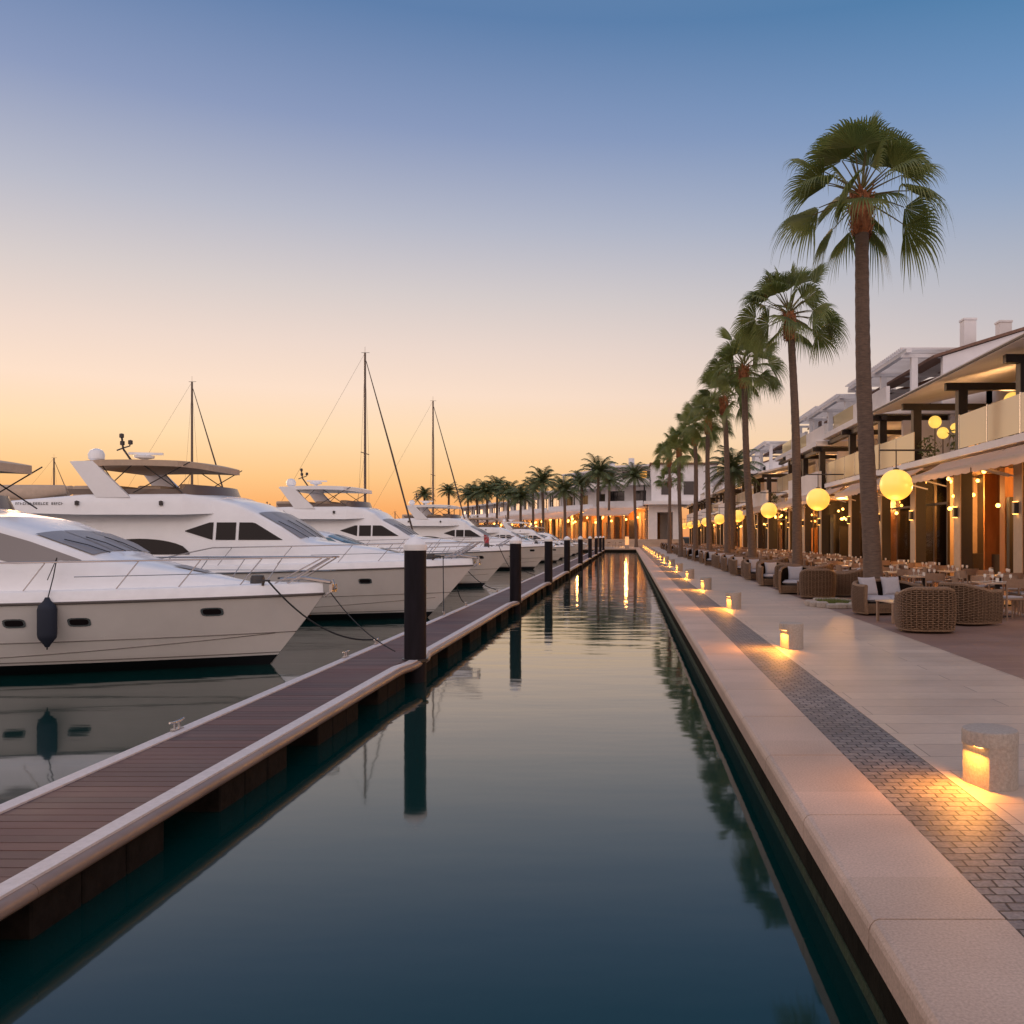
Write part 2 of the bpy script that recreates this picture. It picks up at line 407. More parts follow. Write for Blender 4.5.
# ------------------------------------------------------------------ the setting
WZ = -0.47
BE = 125.0      # far end of the inner basin
QX = 1.10       # outer edge of the quay
struct(MB().box(-900, QX + .04, -40, BE + .04, WZ - 3, WZ).build('water', M['water'], smooth=False))
struct(MB().box(-900, -30, BE + .04, 1500, WZ - 3, WZ).build('water', M['water'], smooth=False))
struct(MB().box(-900, 900, 900, 2500, -6, -.6).build('distant_land', M['hill'], smooth=False))
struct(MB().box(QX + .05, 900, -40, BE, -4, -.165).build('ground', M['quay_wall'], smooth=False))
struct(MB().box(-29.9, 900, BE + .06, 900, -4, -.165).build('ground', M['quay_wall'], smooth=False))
# coping: chamfered slabs with real joints (one long run)
cop = MB(); y = -9.75
x0, x1 = QX, 1.727
ji = 0
while y < BE:
    y1 = min(y + 1.54, BE + .55)
    g = .0065
    prof = [(x1 - .002, -.16), (x0, -.16), (x0, -.05), (x0 + .008, -.028), (x0 + .024, -.008), (x0 + .045, 0), (x1 - .002, 0)]
    cop.prism([(p[0], p[1]) for p in prof], 'y', y + g, y1 - g)
    y = y1
o = recalc(cop.build('quay_edge', M['coping'], smooth=False)); struct(o)
struct(MB().box(x0 + .03, x1 - .01, -9, BE, -.15, -.035).build('quay_edge_joint', M['joint'], smooth=False))
cop2 = MB(); xx = QX - .004
while xx > -29:
    cop2.box(xx - 1.53, xx - .005, BE, BE + .6, -.16, .0); xx -= 1.54
struct(cop2.build('quay_edge', M['coping'], smooth=False))
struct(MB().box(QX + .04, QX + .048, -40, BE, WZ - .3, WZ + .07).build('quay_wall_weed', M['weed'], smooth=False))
struct(MB().box(1.729, 2.313, -12, BE + 24, -.1, -.004).build('paver_strip', M['paver'], smooth=False))
struct(MB().box(2.315, 4.83, -12, BE + 24, -.1, .0).build('promenade', M['prom'], smooth=False))
struct(MB().box(-29.9, 1.725, BE + .61, BE + 24, -.1, .0).build('promenade', M['prom'], smooth=False))
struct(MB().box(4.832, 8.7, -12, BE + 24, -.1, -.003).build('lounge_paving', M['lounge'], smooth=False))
struct(MB().box(8.70, 8.84, -12, 150, -.1, .03).build('terrace_kerb', M['kerb'], smooth=False))
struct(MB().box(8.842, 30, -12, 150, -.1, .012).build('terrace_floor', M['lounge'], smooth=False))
st_ = MB()
for k in range(7):
    st_.box(-29, 9.5, BE + 24 + k*.7, BE + 60, -.1 , .17*(k+1) - .001*k) if k == 6 else st_.box(-29, 9.5, BE + 24 + k*.7, BE + 24 + (k+1)*.7 - .002, -.1, .17*(k+1))
struct(st_.build('steps', M['prom'], smooth=False))
TZ = 1.19

# ------------------------------------------------------------------ pontoon
DZ = -0.13
DXL, DXR = -4.39, -3.23
dock = thing('pontoon_dock', 'long floating pontoon with brown decking and pale edges beside the moored yachts', 'dock', (-3.9, 10, WZ))
def W(o, root):   # child built in world coordinates under an unrotated root
    o.location = -Vector(root.location); return o
b = MB(); y = -58 * .138
while y < BE:
    w = .138; b.box(DXL + .15, DXR - .15, y, y + w - .010, DZ - .035, DZ + rnd.uniform(-.0012, .0012)); y += w
W(b.build('deck_boards', M['deck'], dock, smooth=False), dock)
W(MB().box(DXL + .02, DXR - .02, -8, BE, DZ - .12, DZ - .037).build('frame', M['float'], dock, smooth=False), dock)
W(MB().box(DXL, DXL + .055, -8, BE, DZ - .10, DZ + .004).box(DXL + .063, DXL + .143, -8, BE, DZ - .04, DZ + .012).build('edge_strip', M['dock_edge'], dock, smooth=False), dock)
PILES = [13.75, 26.0, 36.8, 48.0, 61.5, 77.0, 92, 106, 119]
def bulge(y):
    # the rail swings out round every pile
    for p in PILES:
        d = abs(y - p)
        if d < .95: return .08 * (1 - max(0, (d - .35) / .6)) ** 2 * (3 - 2 * (1 - max(0, (d - .35) / .6)))
    return 0
def sweep(prof, y0, y1, step=.12):
    m = MB(); n = max(1, int((y1 - y0) / (step if any(y0 - 1.5 < p < y1 + 1.5 for p in PILES) else 9)))
    for k in range(n + 1):
        y = lerp_(y0, y1, k / n); dx = bulge(y)
        m.v += [(p[0] + dx, y, p[1]) for p in prof]
    q = len(prof)
    for k in range(n):
        for i in range(q):
            j = (i + 1) % q; m.f.append((k*q+i, k*q+j, (k+1)*q+j, (k+1)*q+i))
    m.f.append(tuple(reversed(range(q)))); m.f.append(tuple(n*q + i for i in range(q)))
    return m
def lerp_(a, b, t): return a + (b - a) * t
def join(a, m): a.add(m.v, m.f)
b = MB(); y = -8
while y < BE:
    join(b, sweep([(DXR - .145, DZ - .04), (DXR - .022, DZ - .04), (DXR - .022, DZ + .012), (DXR - .145, DZ + .012)], y, min(y + 5.99, BE))); y += 6
W(recalc(b.build('edge_strip', M['dock_edge'], dock, smooth=False)), dock)
for p in PILES: W(MB().box(DXR - .149, DXR + .06, p - .42, p + .42, DZ - .05, DZ - .003).build('pile_plate', M['deck'], dock, smooth=False), dock)
# rounded bumper rail in lengths with small gaps
b = MB(); y = -7.2
while y < BE:
    y1 = min(y + 3.02, BE)
    prof = []
    for k in range(9):
        a = R(100) - R(190) * k / 8
        prof.append((DXR - .028 + .05 * math.cos(a) + .012, DZ - .065 + .05 * math.sin(a) + .012))
    prof += [(DXR - .028, DZ - .115)]
    join(b, sweep(prof, y + .002, y1 - .002)); y = y1
W(recalc(b.build('bumper_rail', M['bumper'], dock, ang=40)), dock)
y = -6.5; fi = 0
while y < BE - 3 and fi < 95:
    L_ = .98 if fi % 2 else 1.0
    f = MB()
    n = 3
    for k in range(n):
        f.bbox(DXL + .1, DXR - .05, y + k*.48, y + (k+1)*.48 - .02, WZ - .35, DZ - .121, .012)
    W(f.build('float', M['float'], dock, smooth=False), dock)
    y += 1.44 + (.85 if y < 60 else 1.4); fi += 1

# piles
def pile(label, y, first=None):
    xc = -3.25
    if first: return dup(first, (xc, y, DZ), 0, label)
    t = thing('mooring_pile', label, 'mooring pile', (xc, y, DZ), 0, 'dark mooring piles along the pontoon')
    MB().lathe([(.165, -3), (.165, 1.70), (.16, 1.705)], n=28).lathe([(.0, 1.705), (.16, 1.705)], n=28).build('post', M['pile'], t)
    MB().lathe([(.172, 1.66), (.178, 1.69), (.172, 1.75), (.10, 1.83), (.0, 1.885)], n=28).build('cap', M['pile_cap'], t)
    MB().lathe([(.19, -.03), (.20, -.03), (.20, .012), (.166, .012)], n=28).build('collar', M['chromedark'], t)
    return t
pf = None
for i, yy in enumerate(PILES):
    lab = 'dark mooring pile with pale pointed cap, %s from the camera' % ORD[i] if i else 'large dark mooring pile with white conical cap, nearest on the pontoon'
    p = pile(lab, yy, pf)
    if not pf: pf = p

def cleat(name_label, x, y, z, rz, first=[None]):
    if first[0]: return dup(first[0], (x, y, z), rz, name_label)
    t = thing('mooring_cleat', name_label, 'cleat', (x, y, z), rz, 'cleats along the pontoon edge')
    MB().tube([(-.13,0,.085),(-.08,0,.075),(0,0,.07),(.08,0,.075),(.13,0,.085)], [.010,.014,.016,.014,.010], 8).build('horn', M['steel'], t)
    m_ = MB()
    for sx in (-.04, .04): m_.tube([(sx,0,0),(sx,0,.068)], .014, 8)
    m_.box(-.07,.07,-.03,.03,0,.012).build('base', M['steel'], t)
    first[0] = t; return t
cl_y = [8.7, 13.9, 15.6, 21.3, 24.2, 30, 37, 42, 50, 58, 66]
for i, yy in enumerate(cl_y):
    cleat('steel mooring cleat on the pale pontoon edge, %s from the camera' % ORD[i], DXL + .03, yy, DZ + .012, R(88))

# ------------------------------------------------------------------ bollard lights
def bollards():
    first = None
    for i in range(26):
        yy = 6.33 + 7.7 * i
        if yy > BE + 22: break
        lab = 'lit stone bollard, %s from the camera along the paver strip' % ORD[i]
        if i == 0: lab = 'large low stone bollard light in the right foreground, nearest the camera'
        if first:
            t = dup(first, (2.545, yy, 0), R(16), lab)
        else:
            t = thing('bollard_light', lab, 'bollard light', (2.545, yy, 0), R(16), 'low stone bollard lights beside the paver strip')
            r, h, hc, cut = .188, .40, .295, -.118
            # lower body: cylinder with its water side cut flat
            pts = []
            a0 = math.acos(cut / r)
            n = 40
            for k in range(n + 1):
                a = -a0 + 2 * a0 * k / n
                pts.append((r*.985*math.cos(a), r*.985*math.sin(a)))
            recalc(MB().prism(pts, 'z', 0, hc).build('body', M['stone_body'], t))
            recalc(MB().lathe([(0, hc), (r, hc), (r, h - .02), (r - .006, h - .006), (r - .02, h), (0, h)], n=48).build('cap', M['stone_body'], t))
            MB().box(cut - .03, cut - .006, -.09, .09, hc - .010, hc - .002).build('light_strip', M['led'], t, smooth=False)
            first = t
        ld = bpy.data.lights.new('bollard lamp', 'AREA'); ld.shape = 'RECTANGLE'; ld.size = .06; ld.size_y = .2
        ld.energy = 17; ld.color = (1, .37, .045)
        lo = bpy.data.objects.new('lamp', ld); COL.objects.link(lo); lo.parent = t
        lo.location = (-.158, 0, .278); lo.rotation_euler = (0, R(48), 0)
bollards()

# ------------------------------------------------------------------ palms
def fan_crown(seed, n=34, L=2.45):
    rg = random.Random(seed)
    blades = MB(); stalks = MB()
    Z = Vector((0, 0, 1))
    for i in range(n):
        az = i * 2.39996 + rg.uniform(-.3, .3)
        q = (i + .5) / n                       # 0 lowest .. 1 top
        el = R(-24 + 98 * q ** .92 + rg.uniform(-10, 10))
        pl = L * (rg.uniform(.30, .46) if q < .45 else rg.uniform(.22, .50))
        d = Vector((math.cos(az) * math.cos(el), math.sin(az) * math.cos(el), math.sin(el)))
        side = Vector((-math.sin(az), math.cos(az), 0))
        up = side.cross(d) * -1
        if up.z < 0: up = -up
        p0 = Z * (.25 * q - .1) + d * .12
        sag = .18 * (1 - abs(d.z))
        pts = [p0 + d * pl * t - Z * (sag * t * t) for t in (0, .35, .7, 1)]
        stalks.tube(pts, [.028, .022, .016, .012], 4, cap=False)
        c = pts[-1]
        fd = (pts[-1] - pts[-2]).normalized()
        roll = rg.uniform(-1.2, 1.2)
        sd = (side * math.cos(roll) + up * math.sin(roll)).normalized(); upp = (up * math.cos(roll) - side * math.sin(roll)).normalized()
        br = L * rg.uniform(.43, .52)
        ns = 30
        fold = rg.uniform(.05, .45)
        span = R(rg.uniform(135, 175))
        dr0 = rg.uniform(.3, .85) * (1 - .6 * q ** 2)
        for k in range(ns):
            a = -span/2 + span * (k + .5) / ns + rg.uniform(-.015, .015)
            lenk = br * (.74 + .26 * math.cos(a * .8)) * rg.uniform(.86, 1.10)
            da = span / ns * .53
            dr = dr0 * rg.uniform(.75, 1.3)
            def pt(rr, ang, off):
                v = (fd * math.cos(ang) + sd * math.sin(ang)) * rr
                v -= upp * (fold * rr * abs(math.sin(ang)) ** 1.4 * .55 - off)
                t = rr / br
                x = max(0, t - .40)
                return c + v * (1 - .38 * x) - Z * (x * x * dr * br * 1.15)
            r1, r2, r3, r4, r5 = lenk*.04, lenk*.48, lenk*.72, lenk*.95, lenk*1.18
            o = len(blades.v)
            j_ = rg.uniform(-.05, .05)
            vs = [pt(r1, a - da, 0), pt(r1, a + da, 0),
                  pt(r2, a - da, 0), pt(r2, a, .03), pt(r2, a + da, 0),
                  pt(r3, a - da*.55, -.005), pt(r3, a + da*.55, -.005), pt(r4, a - da*.22 + j_*.5, -.02), pt(r4, a + da*.22 + j_*.5, -.02), pt(r5, a + j_, -.03)]
            blades.v += [tuple(v) for v in vs]
            blades.f += [(o, o+2, o+3), (o, o+3, o+1), (o+1, o+3, o+4), (o+2, o+5, o+3), (o+3, o+5, o+6), (o+3, o+6, o+4), (o+5, o+7, o+8, o+6), (o+7, o+9, o+8)]
    return blades, stalks
def boots_mesh(seed, r=.30, h=1.0):
    rg = random.Random(seed); m = MB()
    m.lathe([(.14, -h), (r*.78, -h*.85), (r, -h*.45), (r*.9, 0), (.12, .12)], n=14)
    for i in range(130):
        a = rg.uniform(0, 2*PI); z = rg.uniform(-h, .05); rr = r * .86
        d = Vector((math.cos(a), math.sin(a), 0)); s_ = Vector((-d.y, d.x, 0)) * .05
        p = d * rr + Vector((0, 0, z)); q = d * (rr + rg.uniform(.03, .13)) + Vector((0, 0, z + rg.uniform(.06, .22)))
        m.add([p - s_, p + s_, q + s_*.4, q - s_*.4, p + Vector((0,0,-.05))], [(0,1,2,3), (0,4,1)])
    return m
crown_meshes = []
def trunk_mb(H, r0, r1, lean, seed):
    rg = random.Random(seed); m = MB(); n = int(H / .16); prof = []
    pts = []; rs = []
    for i in range(n + 1):
        t = i / n
        pts.append((lean[0] * t + .05 * math.sin(t * 5 + seed), lean[1] * t, H * t))
        r = r0 + (r1 - r0) * t ** .6 + .10 * math.exp(-t * H / .35)
        rs.append(r * (1 + (.028 if i % 2 else -.01) + rg.uniform(-.012, .012)))
    m.tube(pts, rs, 16); return m, Vector(pts[-1])
def fan_palm(x, y, H, lean, seed, label, sc=1.0, n=30, rad=.29):
    t = thing('fan_palm', label, 'palm tree', (x, y, 0), 0, 'tall fan palms lining the promenade')
    if y > 25: rad = .205
    tm, top = trunk_mb(H, rad, rad * .64, lean, seed)
    tr = tm.build('trunk', M['trunk'], t, ang=80)
    bo = boots_mesh(seed, .255 * sc, .95 * sc).build('leaf_bases', M['boots'], t, smooth=False); bo.location = top
    v = seed % 3
    if len(crown_meshes) <= v or True:
        bl, stk = fan_crown(seed + 5, n, 2.5 * sc)
        c = bl.build('crown', M['frond'], t, smooth=False); c.location = top
        s = stk.build('stalks', M['petiole'], c, smooth=False)
    return t
fp = [(5.98, 22.0, 10.1, (-.28, .1), 'tallest fan palm, nearest, its trunk behind the wicker sofa'),
      (6.28, 33.0, 9.85, (-.32, 0), 'second tall fan palm from the camera, leaning slightly left'),
      (5.75, 41.6, 9.5, (-.4, 0), 'third fan palm from the camera with a round crown'),
      (5.60, 50.0, 9.4, (-.25, 0), 'fourth fan palm from the camera, with a brown skirt under its crown'),
      (5.25, 58.5, 9.3, (-.05, 0), 'fifth fan palm from the camera, slim trunk'),
      (4.85, 64.0, 9.1, (-.1, 0), 'sixth fan palm from the camera'),
      (4.40, 75.5, 9.0, (-.1, 0), 'seventh fan palm from the camera'),
      (4.2, 90.0, 9.6, (-.1, 0), 'eighth fan palm from the camera'),
      (4.8, 103.0, 8.2, (0, 0), 'ninth and farthest fan palm of the promenade row')]
for i, (x, y, H, ln, lab) in enumerate(fp):
    fan_palm(x, y, H, ln, i * 3 + 2, lab, 1.0 if i else 1.06, 32 if i < 4 else 26, .29 if i else .245)

def feather_crown(seed, n=34, L=2.6):
    rg = random.Random(seed); m = MB()
    for i in range(n):
        az = i * 2.39996 + rg.uniform(-.2, .2); q = (i + .5) / n
        el = R(-25 + 100 * q + rg.uniform(-8, 8)); l = L * rg.uniform(.85, 1.1)
        d = Vector((math.cos(az)*math.cos(el), math.sin(az)*math.cos(el), math.sin(el))); side = Vector((-math.sin(az), math.cos(az), 0))
        prev = Vector((0,0,0)); K = 7; pts = [prev]
        for k in range(K):
            t = (k + 1) / K
            dd = (d - Vector((0, 0, 1.1 * t * t))).normalized(); prev = prev + dd * l / K; pts.append(prev)
        m.tube(pts, [.03]*len(pts), 3, cap=False)
        for k in range(1, len(pts)):
            for h in (0, .33, .66):
                p = pts[k-1].lerp(pts[k], h); ax = (pts[k]-pts[k-1]).normalized()
                t = (k - 1 + h) / K; w = l * .26 * math.sin(PI * min(1, .15 + t * .85)) + .08
                for sg in (-1, 1):
                    tip = p + side * sg * w * .85 + ax * w * .6 - Vector((0, 0, w * .35)) + Vector((0,0,rg.uniform(-.05,.05)))
                    wd = ax * .055
                    m.add([p - wd, p + wd, tip], [(0, 1, 2)])
    return m
fcm = [feather_crown(s) for s in (3, 8, 14)]
fmeshes = []
def feather_palm(x, y, H, i, label, sc=1.0, z=0, trunk_r=.25):
    t = thing('date_palm', label, 'palm tree', (x, y, z), 0, 'feathery palms by the far restaurants')
    tm, top = trunk_mb(H, trunk_r, trunk_r * .8, (rnd.uniform(-.3, .3), 0), i)
    tm.build('trunk', M['trunk'], t, ang=80)
    if len(fmeshes) < 3:
        c = fcm[len(fmeshes)].build('crown', M['frond2'], t, smooth=False); fmeshes.append(c.data)
    else:
        c = bpy.data.objects.new('crown', fmeshes[i % 3]); COL.objects.link(c); c.parent = t
    c.location = top; c.scale = (sc,)*3; c.rotation_euler = (0, 0, i * 1.3)
    return t
def PX(px, y): return (px - 628) / 900 * y
def ZY(py, y): return EYE - (py - 536) / 900 * y
# (px, top of trunk py, distance, scale, label)
far_palms = [(731, 470, 66, 1.0, 'bushy feather palm in front of the lit terraces, behind the fan palm trunks'),
    (636, 476, 140, 1.25, 'feather palm before the far restaurant, nearest the basin end'),
    (598, 472, 141, 1.5, 'tallest feather palm before the far restaurant'),
    (609, 481, 162, 1.3, 'feather palm half hidden behind the tallest far feather palm'),
    (581, 483, 146, 1.25, 'feather palm just left of the tallest far one'),
    (565, 490, 138, 1.3, 'low feather palm before the far restaurant with a broad crown'),
    (543, 481, 144, 1.35, 'slim feather palm left of the broad low one'),
    (533, 488, 165, 1.2, 'small feather palm tucked behind a slim one'),
    (521, 497, 150, 1.3, 'feather palm at the left end of the far restaurant'),
    (508, 493, 160, 1.3, 'rightmost palm of the dense far clump'),
    (497, 489, 172, 1.5, 'second palm from the right in the dense far clump'),
    (487, 492, 168, 1.3, 'middle palm of the dense far clump'),
    (478, 494, 180, 1.4, 'second palm from the left in the dense far clump'),
    (468, 495, 190, 1.3, 'leftmost palm of the dense far clump'),
    (449, 491, 180, 1.0, 'right one of the two lone distant palms beside the sailing mast'),
    (425, 495, 180, 1.0, 'left one of the two lone distant palms beside the sailing mast')]
for i, (px, py, yy, sc, lab) in enumerate(far_palms):
    z = 0 if yy < 149 else TZ
    feather_palm(PX(px, yy), yy, ZY(py, yy) - z, i, lab, sc, z)
for i, px in enumerate((516, 490, 474)):
    pass

# ------------------------------------------------------------------ clumps of leaves
def leafball(m, c, r, n, rg, s=.09):
    for i in range(n):
        v = Vector((rg.gauss(0,1), rg.gauss(0,1), rg.gauss(0,1))).normalized() * (rg.random() ** .4)
        p = Vector(c) + Vector((v.x*r[0], v.y*r[1], v.z*r[2]))
        a = Vector((rg.gauss(0,1), rg.gauss(0,1), rg.gauss(0,1))).normalized(); b_ = a.orthogonal().normalized()
        q = s * rg.uniform(.6, 1.3)
        m.add([p - a*q, p + b_*q*.45, p + a*q, p - b_*q*.45], [(0,1,2,3)])

# ------------------------------------------------------------------ yachts
def lerp(a, b, t): return a + (b - a) * t
def pl(x, pts):
    if x <= pts[0][0]: return pts[0][1]
    for (a, va), (b_, vb) in zip(pts, pts[1:]):
        if x <= b_: return va + (vb - va) * (x - a) / (b_ - a)
    return pts[-1][1]
class Hull:
    def __init__(s, L, B, hb, hs, rake, keel=-.4):
        s.L, s.B, s.hb, s.hs, s.rake, s.k = L, B, hb, hs, rake, keel
    def sheer(s, q): return s.hs + (s.hb - s.hs) * q ** 1.5
    def half(s, q): return s.B/2 * (.90 + .10*min(1, q/.35)) * max(0.0, 1 - max(0, (q - .42)/.58) ** 2.3)
    def p(s, q, t, side=-1, off=0):
        z = s.k + (s.sheer(q) - s.k) * t
        x = -s.L + q * (s.L - s.rake * (1 - t) ** 1.05)
        bowish = max(0, (q - .35) / .65)
        r_wl = lerp(.90, .42, bowish ** 1.2)
        ratio = pl(t, [(0, r_wl * .62), (.2, r_wl), (.36, lerp(r_wl, 1, .42)), (.62, lerp(r_wl, 1, .70)), (1, 1)])
        y = s.half(q) * ratio + .012
        if q >= .999: y = .012
        return Vector((x, side * (y + off), z))
    def at(s, x, z, side=-1, off=0):
        q = (x + s.L) / s.L
        for _ in range(12):
            q = min(1, max(0, q)); t = (z - s.k) / (s.sheer(q) - s.k)
            q = (x + s.L) / (s.L - s.rake * (1 - min(1, t)) ** 1.05)
        q = min(1, max(0, q)); t = min(1, (z - s.k) / (s.sheer(q) - s.k))
        v = s.p(q, t, side, off); v.x = x; v.z = z; return v
def patch_hull(H, x0, x1, z0, z1, off, side=-1, round_=True, n=20):
    m = MB(); cx, cz = (x0+x1)/2, (z0+z1)/2; rx, rz = abs(x1-x0)/2, abs(z1-z0)/2
    vs = [H.at(cx, cz, side, off)]
    ex = .5 if round_ else .35
    for k in range(n):
        a = 2*PI*k/n; c, s_ = math.cos(a), math.sin(a)
        vs.append(H.at(cx + rx*math.copysign(abs(c)**ex, c), cz + rz*math.copysign(abs(s_)**ex, s_), side, off))
    m.add(vs, [(0, 1+k, 1+(k+1) % n) for k in range(n)])
    return m
class House:
    # sections: (x, zb, zt, wb, wt)
    def __init__(s, sec): s.sec = sorted(sec)
    def val(s, x, i): return pl(x, [(q[0], q[i]) for q in s.sec])
    def side(s, x, z, sd=-1, off=0):
        zb, zt, wb, wt = (s.val(x, i) for i in (1,2,3,4))
        t = (z - zb) / max(.01, zt - zb)
        return Vector((x, sd * (lerp(wb, wt, t) + off), z))
    def top(s, x, v, off=0):
        zt, wt = s.val(x, 2), s.val(x, 4)
        return Vector((x, v * wt, zt + .07 * (1 - v*v) * min(1, wt) + off))
    def mesh(s, nx=40):
        m = MB(); x0, x1 = s.sec[0][0], s.sec[-1][0]
        def ring(x):
            zb, zt, wb, wt = (s.val(x, i) for i in (1,2,3,4))
            h = zt - zb; r = min(.10, h * .4, wt*.5)
            pts = [(-wb, zb), (-lerp(wb, wt, .5), zb + h*.5), (-lerp(wb, wt, max(0,1 - r/max(h,.01))), zt - r)]
            for k in range(1, 4):
                a = PI/2 * k/4
                pts.append((-(wt - r + r*math.cos(a)) , zt - r + r*math.sin(a)))
            for v in (-.6, -.3): pts.append((v*wt if abs(v*wt) < wt - r else -(wt-r)*.9, zt + .07*(1-v*v)*min(1,wt)))
            pts.append((0, zt + .07*min(1,wt)))
            full = pts + [(-a, b_) for a, b_ in reversed(pts[:-1])]
            return full
        rings = []
        xs = sorted(set([x0 + (x1-x0)*i/nx for i in range(nx+1)] + [q[0] for q in s.sec]))
        for x in xs: rings.append([(x, a, b_) for a, b_ in ring(x)])
        n = len(rings[0]); vs = [p for r in rings for p in r]; fs = []
        for i in range(len(rings) - 1):
            for k in range(n - 1): fs.append((i*n+k, i*n+k+1, (i+1)*n+k+1, (i+1)*n+k))
        fs.append(tuple(range(n))); fs.append(tuple(reversed([(len(rings)-1)*n + k for k in range(n)])))
        m.add(vs, fs); return m
def side_window(H, x0, x1, lo, hi, off=.012, sides=(-1, 1), nx=14, nz=3):
    m = MB()
    for sd in sides:
        m.grid(lambda u, v: H.side(lerp(x0, x1, u), lerp(lo(lerp(x0,x1,u)), hi(lerp(x0,x1,u)), v), sd, off), nx, nz, flip=(sd > 0))
    return m

def yacht(name, label, X, Y, L=14.0, B=4.1, hb=1.42, hs=1.15, rake=1.45, fly=True, canopy='canvas', ws=(-4.2, 2.05, -5.35, 2.80), roofx=-6.4, roofz=3.18,
          group=None, hullm='hull', glassm='screen', rail=True, sport=False, detail=2, text=False, dinghy=False, seed=0, trunkz=None, ports=None, wrap=False, coff=0):
    rg = random.Random(seed)
    t = thing(name, label, 'motor yacht', (X, Y, WZ), 0, group)
    H = Hull(L, B, hb, hs, rake)
    m = MB()
    NS, NT = 44, 14
    for sd in (-1, 1):
        m.grid(lambda u, v: H.p(u, v, sd), NS, NT, flip=(sd < 0))
    m.grid(lambda u, v: H.p(0, v, -1).lerp(H.p(0, v, 1), u), 4, NT)
    recalc(m.build('hull', M[hullm], t, ang=60))
    # boot stripe, knuckle lines and rub rail
    def hz(q, z, sd): return H.p(q, (z - H.k)/(H.sheer(q) - H.k), sd, .006)
    bs = MB()
    for sd in (-1, 1):
        bs.grid(lambda u, v: hz(u, lerp(-.1, .17, v), sd), 60, 2, flip=(sd < 0))
    bs.build('boot_stripe', M['boot'], t)
    bl = MB()
    for sd in (-1, 1):
        bl.grid(lambda u, v: hz(u, lerp(.205, .222, v), sd), 60, 1, flip=(sd < 0))
        bl.tube([H.p(q/50, .60, sd, .004) for q in range(51)], .008, 4)
        bl.tube([H.at(lerp(-L*.55, -H.rake*.62, k/30), lerp(.24, .56, (k/30)**1.6), sd, .004) for k in range(31)], .007, 4)
    bl.build('hull_lines', M['seam'], t)
    rr = MB()
    for sd in (-1, 1):
        rr.tube([H.p(q/60, 1, sd, .012) for q in range(61)], .022, 6)
    rr.build('rub_rail', M['line'], t)
    # deck with bulwark
    dk = MB()
    def dsec(q):
        p = H.p(q, 1, 1); w = max(.0, p.y); z = p.z; x = p.x - .0
        def c(v): return max(0, v)
        return [(x, w, z), (x - .02, c(w-.05), z+.17), (x - .04, c(w-.08), z+.195), (x-.06, c(w-.13), z+.20), (x-.06, c(w-.16), z+.15), (x-.06, c(w-.16)*.5, z+.19), (x-.06, 0, z+.20)]
    def df(u, v):
        q = u; s = dsec(q); n = len(s); k = v * 2 * (n-1); k = int(round(k))
        if k <= n-1: a = s[k]; return a
        a = s[2*(n-1) - k]; return (a[0], -a[1], a[2])
    dk.grid(df, 60, 12)
    recalc(dk.build('deck', M['gel2'], t, ang=40))
    # coachroof / foredeck and saloon
    wx, wz, w2x, w2z = ws
    bw = lambda x: max(.1, H.half(min(1, (x + L)/L)) - .48)
    dz = lambda x: H.sheer(min(1, max(0, (x + L)/L))) + .12
    tz = (trunkz or wz)
    secs = [(-1.25, dz(-1.25), dz(-1.25)+.10, .12, .08), (-1.6, dz(-1.6), dz(-1.6)+.16, bw(-1.6)*.62+.1, bw(-1.6)*.5+.05),
            (-2.6, dz(-2.6), lerp(dz(-1.6)+.2, wz, .50), bw(-2.6), bw(-2.6)*.80),
            (wx, dz(wx), wz, bw(wx)+.05, bw(wx)*.86)]
    secs.append((lerp(wx, w2x, .5), dz(w2x), lerp(wz, w2z, .56), bw(w2x)+.08, bw(w2x)*.88))
    secs.append((w2x, dz(w2x), w2z, bw(w2x)+.10, bw(w2x)*.90))
    secs.append((lerp(w2x, roofx, .5), dz(roofx), lerp(w2z, roofz, .68), bw(roofx)+.10, bw(roofx)*.90))
    secs.append((roofx, dz(roofx), roofz, bw(roofx)+.10, bw(roofx)*.88))
    xe = -L + (3.0 if not sport else 2.2)
    secs.append((xe, dz(xe), roofz - (.12 if not fly else .2), bw(xe)+.02, bw(xe)*.88))
    HS = House(secs)
    hs_o = recalc(HS.mesh(60).build('superstructure', M['gel'], t, ang=50))
    # windscreen: three panes on the sloping front
    for (v0, v1) in ((-.93, -.34), (-.31, .31), (.34, .93)):
        g_ = MB().grid(lambda u, v: HS.top(lerp(wx - .12, w2x - .0, u), lerp(v0, v1, v), .012), 8, 6, flip=False)
        w_ = recalc(g_.build('windscreen', M[glassm], t))
    wp = MB()
    for v0, v1 in ((-.55, -.80), (-.05, -.28), (.5, .2)):
        a = HS.top(wx - .06, v0, .03); b_ = HS.top(lerp(wx, w2x, .62), v1, .035)
        wp.tube([a, a.lerp(b_, .5) + Vector((0,0,.02)), b_], .009, 5)
    wp.build('wiper', M['chromedark'], t)
    # quarter windows ahead of the saloon
    top = lambda x: lerp(HS.val(x, 1), HS.val(x, 2), 1) - .20
    z_lo = lambda x: wz + .07
    for (xa, xb) in ((wx - .5, wx - 1.55), (wx - 1.62, wx - 2.12), (wx - 2.2, wx - 3.1)):
        lo_ = lambda x: wz + .07 + max(0, (wx - 2.2 - x)) * .30
        def hi(x, xa=xa, xb=xb):
            if xa == wx - .5: return max(z_lo(x) + .01, min(wz + .52, wz + .08 + (xa - x) * .62))
            if xa == wx - 2.2: return max(lo_(x) + .01, wz + .52 - max(0, (wx - 2.3 - x)) * .34)
            return wz + .52
        def lo(x, xa=xa, xb=xb):
            if xa == wx - 2.2: return lo_(x)
            return wz + .07
        if xb == wx - 3.1: xb = wx - 2.92
